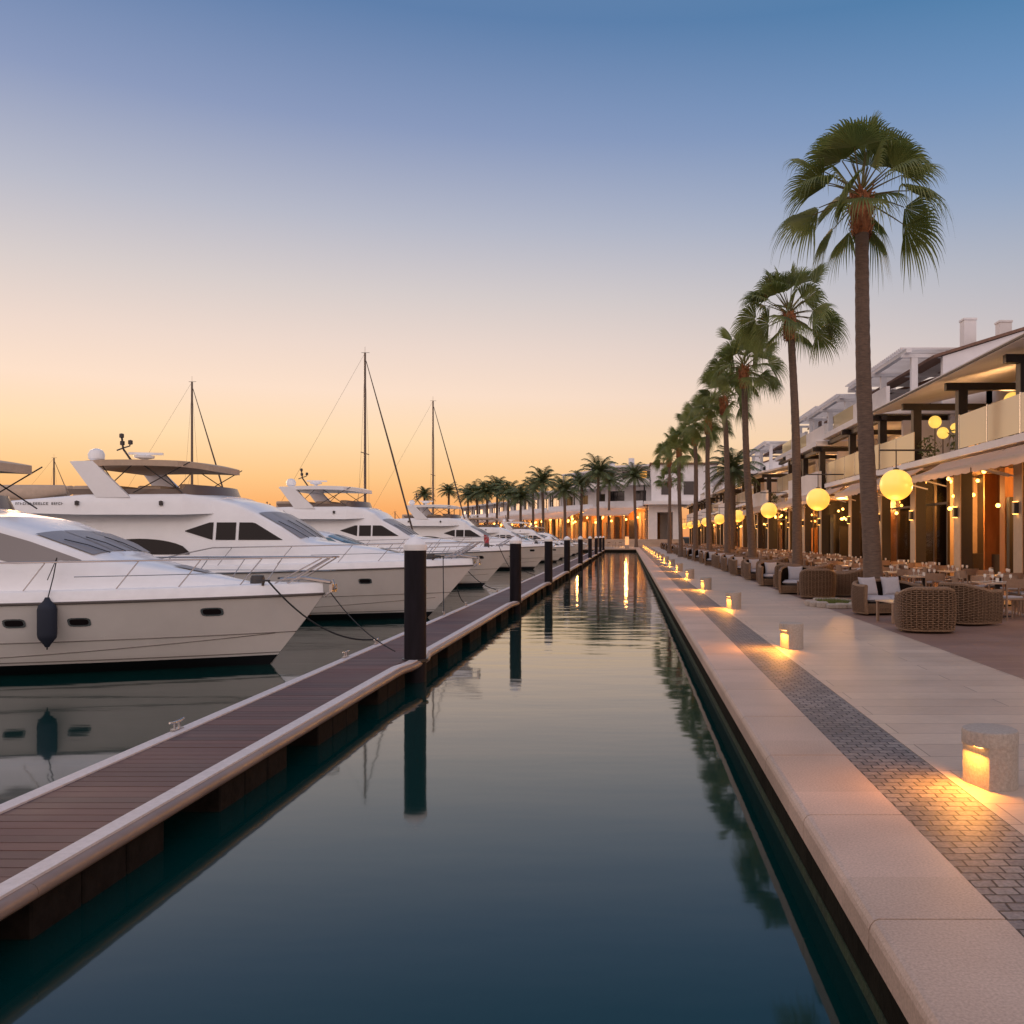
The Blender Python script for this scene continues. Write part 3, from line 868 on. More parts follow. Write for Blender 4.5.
        for sd in (-1, 1):
            if wrap: continue
            recalc(side_window(HS, xa, xb, lo, hi, sides=(sd,)).build('side_window', M['tint'] if glassm == 'screen' else M[glassm], t))
    if wrap:
        for sd in (-1, 1):
            recalc(side_window(HS, wx - .22, wx - 1.75, lambda x: HS.val(x, 2) - lerp(.12, .52, min(1, (wx - .22 - x)/.9)), lambda x: HS.val(x, 2) - .11, sides=(sd,)).build('windscreen', M[glassm], t))
    if detail > 1:
        # long lens-shaped lower window
        xa, xb = wx - 2.75, wx - 5.4; mid = (xa + xb)/2
        hi = lambda x: wz - .30 + .40 * math.sqrt(max(0, 1 - ((x - mid)/1.325)**2)) * (1.0)
        lo = lambda x: wz - .30
        if wz - .30 > dz(mid) - .1:
            for sd in (-1, 1): recalc(side_window(HS, xa - .01, xb + .01, lo, hi, .018, sides=(sd,)).build('side_window', M['tint'], t))
    # portholes
    for xp, zz in (ports or ((-1.35, hb*.82), (-2.62, hb*.735), (-4.95, hb*.66), (-6.15, hb*.62), (-8.3, hb*.6))):
        if -L*.8 > xp: continue
        for sd in (-1, 1):
            fr = patch_hull(H, xp - .155, xp + .155, zz - .072, zz + .072, .010, sd).build('porthole', M['steel'], t)
            patch_hull(H, xp - .125, xp + .125, zz - .048, zz + .048, .016, sd).build('pane', M['tint'], fr)
    # bow hardware
    hw = MB()
    hw.tube([(-.75, -.02, hb + .24), (-.35, 0, hb + .27), (.12, 0, hb + .20)], .035, 6)
    hw.tube([(.14, 0, hb + .24), (.20, 0, hb + .10), (.02, 0, hb - .04)], [.03, .025, .015], 6)
    hw.obox((.16, 0, hb + .10), .05, .26, .14)
    hw.build('anchor', M['steel'], t)
    wd = MB().lathe([(0, .16), (.10, .15), (.12, .1), (.12, 0)], (-1.15, 0, hb + .17), 12)
    wd.build('windlass', M['chromedark'], t)
    ck = MB()
    for sd in (-1, 1):
        q = H.p(.93, 1, sd); ck.tube([(q.x - .1, q.y*.86, q.z + .26), (q.x + .12, q.y*.86, q.z + .26)], .016, 6); ck.tube([(q.x, q.y*.86, q.z + .18), (q.x, q.y*.86, q.z + .26)], .025, 6)
    ck.build('bow_cleat', M['chromedark'], t)
    if rail:
        rl = MB()
        hr = .46
        for sd in (-1, 1):
            qs = [k/30 for k in range(13, 31)]
            pts = []
            for q in qs:
                p = H.p(q, 1, sd); pts.append(Vector((p.x - .05 + (.25 if q > .97 else 0), sd * max(.16, abs(p.y) - .05), p.z + .18 + hr * min(1, (q - .40)*6 + .0))))
            rl.tube(pts, .015, 6)
            low = [Vector((p.x - .04, p.y, p.z - hr * .52)) for p in pts[9:]]
            rl.tube(low, .007, 5)
            for k in (2, 5, 8, 11, 13, 15):
                if k >= len(pts): continue
                q = qs[k]; a = H.p(max(.1, q - .022), 1, sd); rl.tube([(a.x - .12, sd*max(.1, abs(a.y) - .09), a.z + .18), pts[k]], .010, 6)
        p = H.p(1, 1, 1)
        rl.tube([(p.x + .20, -.16, hb + .18 + hr), (p.x + .26, 0, hb + .18 + hr), (p.x + .20, .16, hb + .18 + hr)], .0125, 6)
        for sd in (-1, 1):
            rl.tube([(p.x - .55, sd*.22, hb + .19), (p.x + .16, sd*.16, hb + .16 + hr)], .013, 6)
            rl.tube([(p.x - .75, sd*.26, hb + .19), (p.x + .02, sd*.17, hb + .16 + hr)], .011, 6)
        rl.build('bow_rail', M['steel'], t)
    # hatches on the foredeck
    hm = MB().grid(lambda u, v: HS.top(lerp(-2.0, -2.5, u), lerp(-.35, .35, v), .018), 4, 4)
    recalc(hm.build('deck_hatch', M['screen'], t))
    if fly:
        fz = roofz
        # flying bridge deck overhang and coaming
        FH = House([(roofx + .05, fz - .38, fz + .02, bw(roofx)*.9, bw(roofx)*.80), (roofx - .7, fz - .42, fz + .12, bw(roofx - .7) + .2, bw(roofx)+.12),
                    (roofx - 3.2, fz - .42, fz + .10, bw(roofx - 3) + .24, bw(roofx - 3)+.14), (xe - .6, fz - .36, fz - .08, bw(xe)+.2, bw(xe)+.16), (-L + .5, fz - .34, fz - .12, bw(xe)+.0, bw(xe)-.04)])
        recalc(FH.mesh(40).build('flybridge', M['gel'], t, ang=50))
        # smoked wind deflector and seats
        wdm = MB(); c_ = []
        for k in range(25):
            a = PI * k/24 - PI/2
            c_.append((roofx - .75 + .55 * math.cos(a) - (0), (bw(roofx)+.02) * math.sin(a)))
        c_ = [(roofx - 3.6, -(bw(roofx)+.06))] + c_ + [(roofx - 3.6, bw(roofx)+.06)]
        wdm.grid(lambda u, v: (lambda p: (p[0] - .10*v, p[1]*(1 - .03*v), fz + .10 + .26*v * (1 if .08 < u < .92 else .55)))(c_[int(round(u*(len(c_)-1)))]), len(c_)-1, 2)
        wdm.build('wind_deflector', M['brownvinyl'], t)
        se = MB()
        for q in (-1.9, -3.0, -3.6): se.bbox(roofx + q - .35, roofx + q + .25, -.9, .9, fz + .06, fz + .36, .03)
        se.bbox(roofx - 1.3, roofx - 1.0, -.6, .3, fz + .06, fz + .42, .03)
        se.build('seat', M['canvas'], t)
        for xq in (-1.2, -3.3):
            nl_ = MB().lathe([(0, 0), (.05, 0), (.05, .10), (0, .12)], tuple(FH.side(roofx + xq, fz - .18, -1, .02)), 8)
            nl_.build('deck_lamp', M['chromedark'], t)
        # radar arch
        ax = roofx - 2.40
        wa = bw(roofx - 3) + .10
        ar = MB()
        for sd in (-1, 1):
            prof = [(ax + .40, fz + .02), (ax - .45, fz + .02), (ax - 1.12, fz + .93), (ax - .55, fz + .95)]
            ar.prism(prof, 'y', sd*wa - .05, sd*wa + .05)
        ar.bbox(ax - 1.15, ax - .58, -wa + .05, wa - .05, fz + .86, fz + .95, .02)
        recalc(ar.build('radar_arch', M['gel'], t, ang=30))
        dm = MB().lathe([(0.05, 0), (.10, .04), (.19, .10), (.20, .22), (.15, .33), (.06, .37), (0, .375)], (ax - .86, -wa*.6, fz + .95), 18)
        dm.build('satellite_dome', M['gel'], t)
        rd = MB().lathe([(.06, 0), (.07, .10), (.25, .14), (.26, .20), (.10, .24), (0, .24)], (ax - .15, 0, fz + 1.02), 16)
        rd.obox((ax - .1, 0, fz + 1.28), .85, .10, .06, R(15))
        rd.build('radar', M['gel'], t)
        mast = MB()
        mast.tube([(ax - .45, .1, fz + .95), (ax - .78, .1, fz + 1.42), (ax - .82, .1, fz + 1.78)], .03, 6)
        mast.tube([(ax - .95, .1, fz + 1.38), (ax - .79, .1, fz + 1.44), (ax - .60, .1, fz + 1.5), (ax - .58, .1, fz + 1.66)], .02, 5)
        for q in ((ax - .82, .1, fz + 1.78), (ax - .58, .1, fz + 1.6), (ax - .80, .1, fz + 1.58)):
            mast.lathe([(0, -.07), (.06, -.05), (.06, .05), (0, .07)], q, 8)
        mast.build('mast', M['chromedark'], t)
        # canopy or hard top
        cx0, cx1 = roofx - .35 + coff, ax - .85
        cm = MB()
        cw = wa + .02
        def cf(u, v, dz_=0):
            x = lerp(cx0, cx1, u); ed = math.sin(PI * min(1, max(0, u))) ** .45
            y_ = (v*2 - 1) * cw * (.55 + .45 * min(1, u*7))
            return (x, y_, fz + .93 + .13 * ed * (1 - .5*(v*2-1)**2) - .03 * (1-u) + dz_)
        cm.grid(lambda u, v: cf(u, v, 0), 20, 10); cm.grid(lambda u, v: cf(u, v, -.15), 20, 10)
        for vv in (0, 1): cm.grid(lambda u, w: cf(u, vv, -.15*w), 20, 1)
        for uu in (0, 1): cm.grid(lambda v, w: cf(uu, v, -.15*w), 10, 1)
        recalc(cm.build('canopy' if canopy == 'canvas' else 'hard_top', M['canvas'] if canopy == 'canvas' else M['gel'], t, ang=50))
        sp = MB()
        for sd in (-1, 1):
            for (xa, xb) in ((cx0 - .2, cx0 - 1.6), (cx0 - 1.5, cx0 - .35), (cx0 - 1.6, cx0 - 2.4), (cx0 - 2.5, cx0 - 1.9)):
                sp.tube([(xa, sd*cw*.92, fz + .93), (xb, sd*cw*.97, fz + .14)], .014, 5)
        sp.build('canopy_frame', M['chromedark'], t)
        if dinghy:
            dg = MB()
            for sd in (-1, 1):
                dg.tube([(-L + .7, sd*.42, fz + .22), (-L + 2.6, sd*.42, fz + .22), (-L + 3.2, sd*.12, fz + .30)], [.19, .19, .12], 12)
            dg.bbox(-L + .8, -L + 2.7, -.45, .45, fz - .02, fz + .26, .03)
            tg = dg.build('rubber_dinghy', M['canvas'], t)
    if sport:
        pass
    if text:
        tx = MB(); x = -L + 2.75 + .15
        rg2 = random.Random(3)
        FHs = FH
        for k in range(19):
            if k == 13: x += .07; continue
            w = rg2.choice((.035, .045, .05)); z0 = roofz - .17
            a = FHs.side(x, z0, -1, .01); 
            tx.box(x, x + .010, a.y - .004, a.y, z0, z0 + .065)
            if rg2.random() > .3: tx.box(x + .012, x + w, a.y - .004, a.y, z0 + .052, z0 + .065)
            if rg2.random() > .4: tx.box(x + .012, x + w, a.y - .004, a.y, z0, z0 + .012)
            if rg2.random() > .4: tx.box(x + .012, x + w*.8, a.y - .004, a.y, z0 + .027, z0 + .038)
            x += w + .022
        tx.build('name_lettering', M['line'], t, smooth=False)
    return t, H, HS

grp = 'motor yachts moored bow to the pontoon'
y1, H1, _ = yacht('motor_yacht', 'nearest white motor yacht, a dark blue fender hanging on its side', -5.27, 15.6, L=12.5, B=4.0, hb=1.22, hs=1.10,
              rake=1.25, ws=(-3.35, 1.84, -4.30, 2.24), roofx=-5.75, roofz=2.60, group=grp, hullm='hull', detail=1, wrap=True, coff=.45, ports=((-1.58, .97), (-3.38, .86), (-4.25, .86), (-6.5, .8)))
y2, H2, _ = yacht('motor_yacht', 'large white motor yacht with beige canopy and dark curved windows, second from the camera', -4.22, 24.5, L=14.2, hb=1.42, hs=1.18,
              rake=1.6, group=grp, text=True, dinghy=True, seed=2)
ysp, _, _ = yacht('motor_yacht', 'low white sports yacht with blue tinted windows between two larger flybridge yachts', -5.6, 31.8, L=10.5, B=3.3, hb=1.22, hs=1.0,
              rake=1.5, fly=False, ws=(-3.4, 1.65, -4.7, 2.2), roofx=-5.6, roofz=2.36, group=grp, glassm='bluewin', sport=True, detail=1)
y3, H3, _ = yacht('motor_yacht', 'white motor yacht with pale hard top and satellite domes, right behind the first mooring pile', -5.05, 39.5, L=14.2, hb=1.58, hs=1.25, rake=1.7,
              ws=(-4.2, 2.15, -5.4, 2.9), roofx=-6.1, roofz=3.35, group=grp, canopy='hard', seed=4, hullm='hull')
def dupy(src, label, X, Y, sc=1.0, rz=0):
    o = dup(src, (X, Y, WZ), rz, label, sc); return o
dupy(y3, 'white flybridge yacht with hard top, seen just left of the second mooring pile', -5.0, 60, .98)
rest = [(-5.0, 76.5, y2, .9, 'small looking canopied yacht between the third and fourth mooring piles'),
        (-5.2, 86, ysp, 1.0, 'low sports yacht far along the pontoon, just past the canopied yacht'),
        (-5.0, 95, y3, .85, 'hard topped yacht far along the pontoon before the far palms'),
        (-5.0, 104, ysp, 1.05, 'second low sports yacht near the far end of the pontoon'),
        (-5.1, 113, y2, .8, 'last canopied yacht at the far end of the pontoon')]
for X, Y, src, sc, lab in rest: dupy(src, lab, X, Y, sc)
# second row across the fairway, behind
k = 0
back = [(-27, 47, y2, .95, 'brown canopied yacht behind the nearest yachts, left of the big yacht'),
        (-24.0, 33.5, ysp, 1.0, 'low sports boat hidden behind the big canopied yacht'),
        (-22, 78, y3, 1.0, 'hard topped yacht in the second row behind the tall mast'),
        (-26, 92, y2, 1.0, 'distant canopied yacht left of the tallest mast'),
        (-33, 70, ysp, 1.1, 'distant low boat seen between the two canopied yachts'),
        (-38, 104, y3, 1.0, 'distant hard topped yacht at the horizon, left part'),
        (-30, 112, y2, 1.0, 'distant canopied yacht at the horizon right of the tallest mast'),
        (-48, 84, y2, 1.0, 'distant canopied yacht at the horizon near the left mast'),
        (-22, 122, ysp, 1.2, 'distant low boat before the lone palms')]
for X, Y, src, sc, lab in back: dupy(src, lab, X, Y, sc)

# fender of the near yacht hangs from its rail
fx = -5.27 - 3.72
fy = 15.6 + H1.at(-3.72, .9, -1, .15).y
fd_ = thing('boat_fender', 'dark navy cylindrical fender hanging on the side of the nearest yacht', 'fender', (fx, fy, WZ + .08))
MB().lathe([(0, .42), (.03, .42), (.05, .46), (.125, .56), (.135, .62), (.135, 1.0), (.12, 1.06), (.05, 1.14), (.03, 1.19), (0, 1.19)], n=24).build('body', M['navy'], fd_)
MB().tube([(0, .02, 1.18), (.02, .12, 1.50), (.05, .16, 1.80)], .009, 5).tube([(.05, .16, 1.80), (-.1, .16, 1.45)], .007, 5).tube([(.0,.0,.42),(0,0,.38)], .012, 5).build('line', M['rope'], fd_)

# mooring lines
def rope(label, a, b_, sag, r=.014):
    a, b_ = Vector(a), Vector(b_); pts = []
    for k in range(17):
        t = k/16; p = a.lerp(b_, t); p.z -= 4*sag*t*(1-t); p.z = max(p.z, WZ + .012 if p.x < DXL else DZ + .03); pts.append(p)
    o = MB().tube([p - a for p in pts], r, 6).build('mooring_line', M['rope']); o.location = a
    tag(o, label, 'rope', 'dark mooring lines between yachts and pontoon')
rope('dark mooring line sagging from the nearest yacht bow to the pontoon cleat', (-6.02, 15.05, WZ + 1.47), (DXL + .03, 15.6, DZ + .09), .30)
rope('dark mooring line from the nearest yacht stem slanting to the big pile', (-5.2, 15.7, WZ + 1.25), (-3.60, 13.9, DZ + .1), .12, .010)
rope('mooring line from the second yacht bow down to a pontoon cleat', (-4.95, 24.1, WZ + 1.65), (DXL + .03, 21.3, DZ + .09), .22)
rope('thin second mooring line crossing to the cleat by the big pile', (-4.9, 24.9, WZ + 1.65), (DXL + .03, 24.2, DZ + .09), .35, .012)
rope('mooring line from the hard topped yacht bow to the pontoon', (-5.6, 39.0, WZ + 1.8), (DXL + .03, 37, DZ + .09), .25)
rope('mooring line trailing from the hard topped yacht to its farther cleat', (-5.6, 40.0, WZ + 1.8), (DXL + .03, 42, DZ + .09), .3)
rope('slack mooring line from the sports yacht to the pontoon', (-5.9, 31.6, WZ + 1.35), (DXL + .03, 30, DZ + .09), .2)

# sailing boats
def sailboat(label, X, Y, Hm, L=9.5, J=3.0):
    t = thing('sailing_boat', label, 'sailing boat', (X, Y, WZ), 0, 'sailing boats with bare masts behind the yachts')
    H = Hull(L, 3.0, 1.15, .95, 1.0)
    bx = J + .1
    m = MB()
    for sd in (-1, 1): m.grid(lambda u, v: H.p(u, v, sd) + Vector((bx, 0, 0)), 24, 8, flip=(sd < 0))
    m.grid(lambda u, v: H.p(0, v, -1).lerp(H.p(0, v, 1), u) + Vector((bx, 0, 0)), 2, 8)
    m.grid(lambda u, v: H.p(u, 1, -1).lerp(H.p(u, 1, 1), v) + Vector((bx, 0, .02)), 24, 2)
    recalc(m.build('hull', M['gel'], t, ang=60))
    HC = House([(bx - 2.0, 1.0, 1.12, .35, .25), (bx - 3.0, 1.0, 1.42, .8, .62), (bx - 6, .95, 1.4, .9, .72), (bx - 6.6, .95, 1.3, .85, .7)])
    recalc(HC.mesh(20).build('cabin', M['gel2'], t, ang=50))
    ms = MB().tube([(0, 0, 1.3), (0, 0, Hm)], [.085, .06], 8)
    ms.tube([(0, -.75, Hm*.55), (0, .75, Hm*.55)], .025, 5).tube([(-.2, 0, Hm + .02), (.25, 0, Hm + .02)], .012, 4).tube([(0,0,Hm),(0,0,Hm+.35)], .008, 4)
    ms.build('mast', M['mast'], t)
    MB().tube([(0, 0, 2.0), (-3.3, 0, 2.05)], [.07, .06], 8).tube([(-.1, 0, 2.13), (-3.2, 0, 2.15)], [.13, .09], 8).build('boom', M['furled'], t)
    MB().tube([(.06, 0, Hm*.965), (J*.5, 0, Hm*.5 + .6), (J, 0, 1.2)], [.02, .05, .05], 6).build('furled_jib', M['furled'], t)
    rg_ = MB()
    for sd in (-1, 1):
        rg_.tube([(0, 0, Hm*.97), (0, sd*.72, Hm*.55), (-.15, sd*1.35, 1.1)], .006, 4)
        rg_.tube([(0, 0, Hm*.55), (-.5, sd*1.35, 1.1)], .006, 4)
    rg_.tube([(0, 0, Hm), (bx - L, 0, 1.0)], .006, 4)
    rg_.build('rigging', M['chromedark'], t)
for px, py, Y, lab in ((365, 353, 50, 'sailing boat with the tallest dark mast, in the middle of the marina'), (192, 382, 54.5, 'sailing boat with dark mast rising behind the canopied yacht, leftmost of the big masts'),
                       (433, 401, 68, 'sailing boat whose mast stands just left of the lone palms'), (54, 458, 75, 'small sailing boat with a short mast at the far left')):
    sailboat(lab, PX(px, Y), Y, ZY(py, Y) - WZ)
sailboat('distant sailing boat between the left and tallest masts', PX(248, 118), 118, 6.2)
sailboat('distant sailing boat right of the tallest mast near the horizon', PX(395, 118), 118, 5.4)

# red ensign on the sports yacht row
o = thing('boat_flag', 'small red flag on a staff at a yacht bow beside the pontoon', 'flag', (PX(484, 40), 40.0, WZ + 1.7))
MB().tube([(0,0,0),(0,0,.6)], .012, 5).build('staff', M['steel'], o)
MB().grid(lambda u, v: (u*.22, .03*math.sin(u*6), .58 - .36*v - .08*u), 6, 3).build('cloth', M['red'], o)

# ------------------------------------------------------------------ globe lanterns hung from the balconies
def lanterns():
    first = None
    pos = [(8.64, 29.0), (8.53, 40.4), (9.0, 57.5), (9.05, 74), (8.9, 87.5), (9.1, 105), (9.2, 120), (9.3, 134), (9.25, 147)]
    for i, (x, y) in enumerate(pos):
        lab = 'round glowing yellow lantern hung over the promenade, %s from the camera' % ORD[i] if i else 'largest glowing yellow globe lantern, nearest, right of the tallest palm trunk'
        z = EYE + 51*29/900.
        if first: t = dup(first, (x, y, z), 0, lab)
        else:
            t = thing('globe_lantern', lab, 'lantern', (x, y, z), 0, 'glowing globe lanterns along the promenade')
            MB().lathe([(.52*math.sin(PI*k/20), .50*-math.cos(PI*k/20)) for k in range(21)], n=32).build('globe', M['globe'], t, ang=90)
            MB().tube([(0,0,.49),(0,0,1.12)], .02, 6).lathe([(.10,.47),(.10,.53),(.0,.56)], n=12).build('rod', M['chromedark'], t)
            MB().tube([(-.55,0,1.12),(1.15,0,1.12)], .028, 6).build('bracket', M['chromedark'], t)
            first = t
        ld = bpy.data.lights.new('lantern lamp', 'POINT'); ld.energy = 45 if i < 6 else 20; ld.color = (1,.52,.14); ld.shadow_soft_size = .3
        lo = bpy.data.objects.new('lamp', ld); COL.objects.link(lo); lo.parent = t; lo.location = (-.1, -.1, -.9)
lanterns()

# ------------------------------------------------------------------ street buildings
LANT = [29.0, 40.4, 57.5, 74, 87.5, 105, 120, 134, 147]
def building(y0, y1, label, floors=3, roof='slab', lights=1, seed=0, side_wall=True, X0=10.0, glassrail=True, cols=True, plants=True, lit_up=True, shift=0.0, awl=1.1):
    rg = random.Random(seed)
    t = thing('terrace_building', label, 'building', (X0, (y0+y1)/2, 0))
    def P(m, name, mt, smooth=False, lab=None, parent=None):
        o = m.build(name, M[mt], parent or t, smooth=smooth, label=lab)
        if not parent: o.location = -Vector(t.location)
        return o
    e = .003
    S2 = 4.30 + shift
    # ground floor shell
    m = MB(); m.box(X0 + 5.2, X0 + 5.5, y0, y1, .0, 4.0 + shift); m.box(X0 + 1.4, X0 + 5.2 - e, y0, y0 + .22, 0, 4.0 + shift)
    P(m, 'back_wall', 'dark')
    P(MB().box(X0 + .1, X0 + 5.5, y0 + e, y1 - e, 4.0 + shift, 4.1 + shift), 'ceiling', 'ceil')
    P(MB().box(X0 - .25, X0 + 6.5, y0, y1, 4.1 + shift + e, S2), 'balcony_slab', 'white')
    # interior panels, alternately dark and wood, and glazing
    yy = y0 + .3
    while yy < y1 - .5:
        w = rg.uniform(.2, .9); k = rg.random()
        xx = X0 + rg.choice((2.2, 3.0, 3.8, 4.6, 5.0))
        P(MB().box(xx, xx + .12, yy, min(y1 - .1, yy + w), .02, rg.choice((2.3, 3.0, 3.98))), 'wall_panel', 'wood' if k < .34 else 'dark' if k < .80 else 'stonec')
        yy += w + rg.uniform(.05, .9)
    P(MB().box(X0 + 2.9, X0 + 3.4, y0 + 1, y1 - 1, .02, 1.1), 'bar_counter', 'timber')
    ys = []; yy = y0 + (.3 if y0 > 21 else 2.2)
    nb = max(1, round((y1 - y0) / 4.25))
    for k in range(nb): ys.append(y0 + .35 + (y1 - y0) * k / nb)
    for yy in ys:
        c = P(MB().box(X0 + .012, X0 + .36, yy, yy + .5, .01, 4.0 + shift), 'column', 'timber')
        P(MB().box(X0 - .02, X0 + .01, yy - .01, yy + .51, .01, 4.0 + shift), 'lit_side_plate', 'stonec', parent=c)  # paler plate paints the lamplit water side of the column
        if yy < 70:
            lp = P(MB().box(X0 - .14, X0 - .022, yy + .18, yy + .32, 2.32, 2.62), 'wall_lamp', 'chromedark')
            P(MB().box(X0 - .13, X0 - .03, yy + .19, yy + .31, 2.624, 2.634).box(X0 - .13, X0 - .03, yy + .19, yy + .31, 2.306, 2.316), 'bulb', 'bulb', parent=lp)
    # glazed front with frames
    fm = MB()
    for k in range(nb):
        a = ys[k] + 1.0; b_ = (ys[k+1] if k < nb-1 else y1) - .05
        if rg.random() < .7:
            P(MB().box(X0 + 1.5, X0 + 1.52, a, b_, .03, 3.98), 'shopfront_glass', 'frontglass')
            for q in (0, .5, 1): fm.box(X0 + 1.46, X0 + 1.56, lerp(a, b_ - .08, q), lerp(a, b_ - .08, q) + .08, .02, 3.99)
            fm.box(X0 + 1.465, X0 + 1.555, a, b_, 2.9, 2.98)
    if fm.v: P(fm, 'shopfront_frame', 'frame')
    # ceiling lamps
    for k in range(nb * 8):
        yl = y0 + (y1 - y0) * (k + .5) / (nb * 8); xl = X0 + rg.uniform(.9, 3.4); zl = rg.choice((2.7, 3.2, 3.8))
        o = P(MB().lathe([(0, -.07), (.05, -.05), (.075, 0), (.05, .05), (0, .07)], (xl, yl, zl), 10), 'pendant_lamp', 'bulb', True)
        P(MB().tube([(xl, yl, zl + .07), (xl, yl, 3.998)], .006, 4), 'flex', 'timber', parent=o)
    if lights:
        n_l = lights
        for k in range(n_l):
            ld = bpy.data.lights.new('room light', 'POINT'); ld.energy = 620 * (y1 - y0) / 8.5 / n_l; ld.color = (1,.44,.12); ld.shadow_soft_size = .25
            lo = bpy.data.objects.new('lamp', ld); COL.objects.link(lo); lo.parent = t
            lo.location = Vector((X0 + 2.0, y0 + (y1-y0)*(k+.5)/n_l, 3.2)) - Vector(t.location)
    ld = bpy.data.lights.new('balcony light', 'POINT'); ld.energy = 60; ld.color = (1,.50,.18); ld.shadow_soft_size = .2
    lo = bpy.data.objects.new('lamp', ld); COL.objects.link(lo); lo.parent = t
    lo.location = Vector((X0 + 1.6, (y0+y1)/2 + .8, 6.0)) - Vector(t.location)
    # awnings
    aw = MB(); segs = []; cuts = [c for c in LANT if y0 - 1 < c < y1 + 1]
    s0 = y0 + .25
    for c in cuts + [None]:
        s1 = (c - .75) if c else y1 - .25
        if s1 - s0 > 1.0: segs.append((s0, s1))
        s0 = (c + .75) if c else s0
    for (a, b_) in segs:
        n_ = max(1, round((b_ - a) / 4.2))
        for k in range(n_):
            p, q = lerp(a, b_, k/n_) + .04, lerp(a, b_, (k+1)/n_) - .04
            am = MB()
            am.grid(lambda u, v: (lerp(X0 - .2, X0 - awl, u), lerp(p, q, v), lerp(4.02, 3.62, u) - .05*math.sin(PI*u)), 6, 6)
            am.grid(lambda u, v: (lerp(X0 - .2, X0 - awl, u), lerp(p, q, v), lerp(3.99, 3.59, u) - .05*math.sin(PI*u)), 6, 6)
            # scalloped valance
            am.grid(lambda u, v: (X0 - awl - .005, lerp(p, q, v), 3.62 - u*(.20 + .03*abs(math.sin(v*PI*8)))), 1, 32)
            o = P(am, 'awning', 'awning', True)
            P(MB().tube([(X0 - awl + .03, p, 3.58), (X0 - awl + .03, q, 3.58)], .035, 6).tube([(X0 - .05, p + .1, 3.3), (X0 - awl + .05, p + .1, 3.56)], .025, 5).tube([(X0 - .05, q - .1, 3.3), (X0 - awl + .05, q - .1, 3.56)], .025, 5), 'awning_frame', 'cream', parent=o)
    # second floor
    z1, z2 = S2, (6.38 if floors == 2 else 6.5) + shift
    wx_ = X0 + 2.6
    wall_openings(P, 'white', wx_, y0, y1, z1, z2 - .02, rg, lit_up)
    if glassrail:
        kk = max(2, round((y1-y0)/2.1))
        for k in range(kk):
            if y0 < 20 and 26.3 < lerp(y0, y1, (k+.5)/kk) < 30.6: continue
            a, b_ = lerp(y0 + .15, y1 - .15, k/kk) + .02, lerp(y0 + .15, y1 - .15, (k+1)/kk) - .02
            P(MB().box(X0 - .18, X0 - .16, a, b_, z1 + .04, z1 + 1.02), 'balcony_glass', 'railglass'); P(MB().box(X0 - .19, X0 - .15, b_, b_ + .04, z1, z1 + 1.05), 'balcony_post', 'steel')
    else:
        P(MB().box(X0 - .22, X0 - .05, y0 + .1, y1 - .1, z1 + .002, z1 + .95), 'parapet', 'cream')
    for yy in ys:
        P(MB().box(X0 - .1, X0 + .18, yy - .1, yy + .18, z1, z2 - .25), 'post', 'timber')
        P(MB().box(X0 - .45, wx_ - .01, yy - .06, yy + .14, z2 - .25 + e, z2 - .03), 'beam', 'timber')
    if roof != 'lean': P(MB().box(X0 - .08, X0 + .12, y0, y1, z2 - .245, z2 - .06), 'front_beam', 'timber')
    if plants:
        for k in range(5):
            pl_ = MB(); leafball(pl_, (X0 + .1 + rg.uniform(0, .4), rg.uniform(y0 + .5, y1 - .5), z1 + .45), (.35, .6, .4), 90, rg, .10)
            P(pl_, 'balcony_plant', 'leaf')
    if floors == 3: P(MB().box(X0 + .75, wx_ - .003, y0 + .002, y0 + .26, S2 + .002, z2 - .26), 'party_wall', 'white')
    # partitions across the rooms; the glowing ones are added to brighten the interiors
    for k in range(nb * 2):
        yp = y0 + 1.2 + (y1 - y0 - 1.6) * (k + rg.uniform(.1, .8)) / (nb * 2); xp = X0 + rg.uniform(1.7, 3.8); wp_ = rg.uniform(.5, 1.5); hp_ = rg.choice((2.3, 2.9, 3.95))
        mt_ = rg.choice(('wood', 'wood', 'glow', 'stonec', 'dark'))
        pp = P(MB().box(xp, xp + wp_, yp, yp + .08, .015, hp_), 'room_screen', mt_)
        if mt_ == 'glow':
            gd = MB()
            for q in range(1, 5): gd.box(xp - .02, xp + wp_ + .02, yp - .09, yp - .003, hp_*q/5, hp_*q/5 + .035)
            for q in range(1, 5):
                for w_ in range(int(wp_/.11)):
                    if rg.random() < .75: gd.lathe([(.028, 0), (.032, .15), (.012, .21), (.012, .27)], (xp + .06 + w_*.11, yp - .05, hp_*q/5 + .035), 6)
            for q in (0, wp_): gd.box(xp + q - .03, xp + q + .03, yp - .09, yp - .003, .015, hp_)
            P(gd, 'bottle_shelf', 'timber', True, parent=pp)
    # glowing shelf panels deep inside, added for interior glow
    for k in range(nb):
        ysh = ys[k] + rg.uniform(1.2, 2.6)
        for q in range(3):
            sh = P(MB().box(X0 + 4.5, X0 + 4.6, ysh + q*.55, ysh + q*.55 + .4, .9, rg.uniform(2.0, 2.9)), 'added_glow_panel', 'glow')
            bt = MB()
            for zz in (1.0, 1.45, 1.9):
                bt.box(X0 + 4.3, X0 + 4.49, ysh + q*.55 - .05, ysh + q*.55 + .45, zz - .03, zz)
                for w_ in range(5): bt.lathe([(.03, 0), (.035, .16), (.012, .22), (.012, .29)], (X0 + 4.4, ysh + q*.55 + .02 + w_*.09, zz), 6)
            P(bt, 'bottle_shelf', 'timber', True)
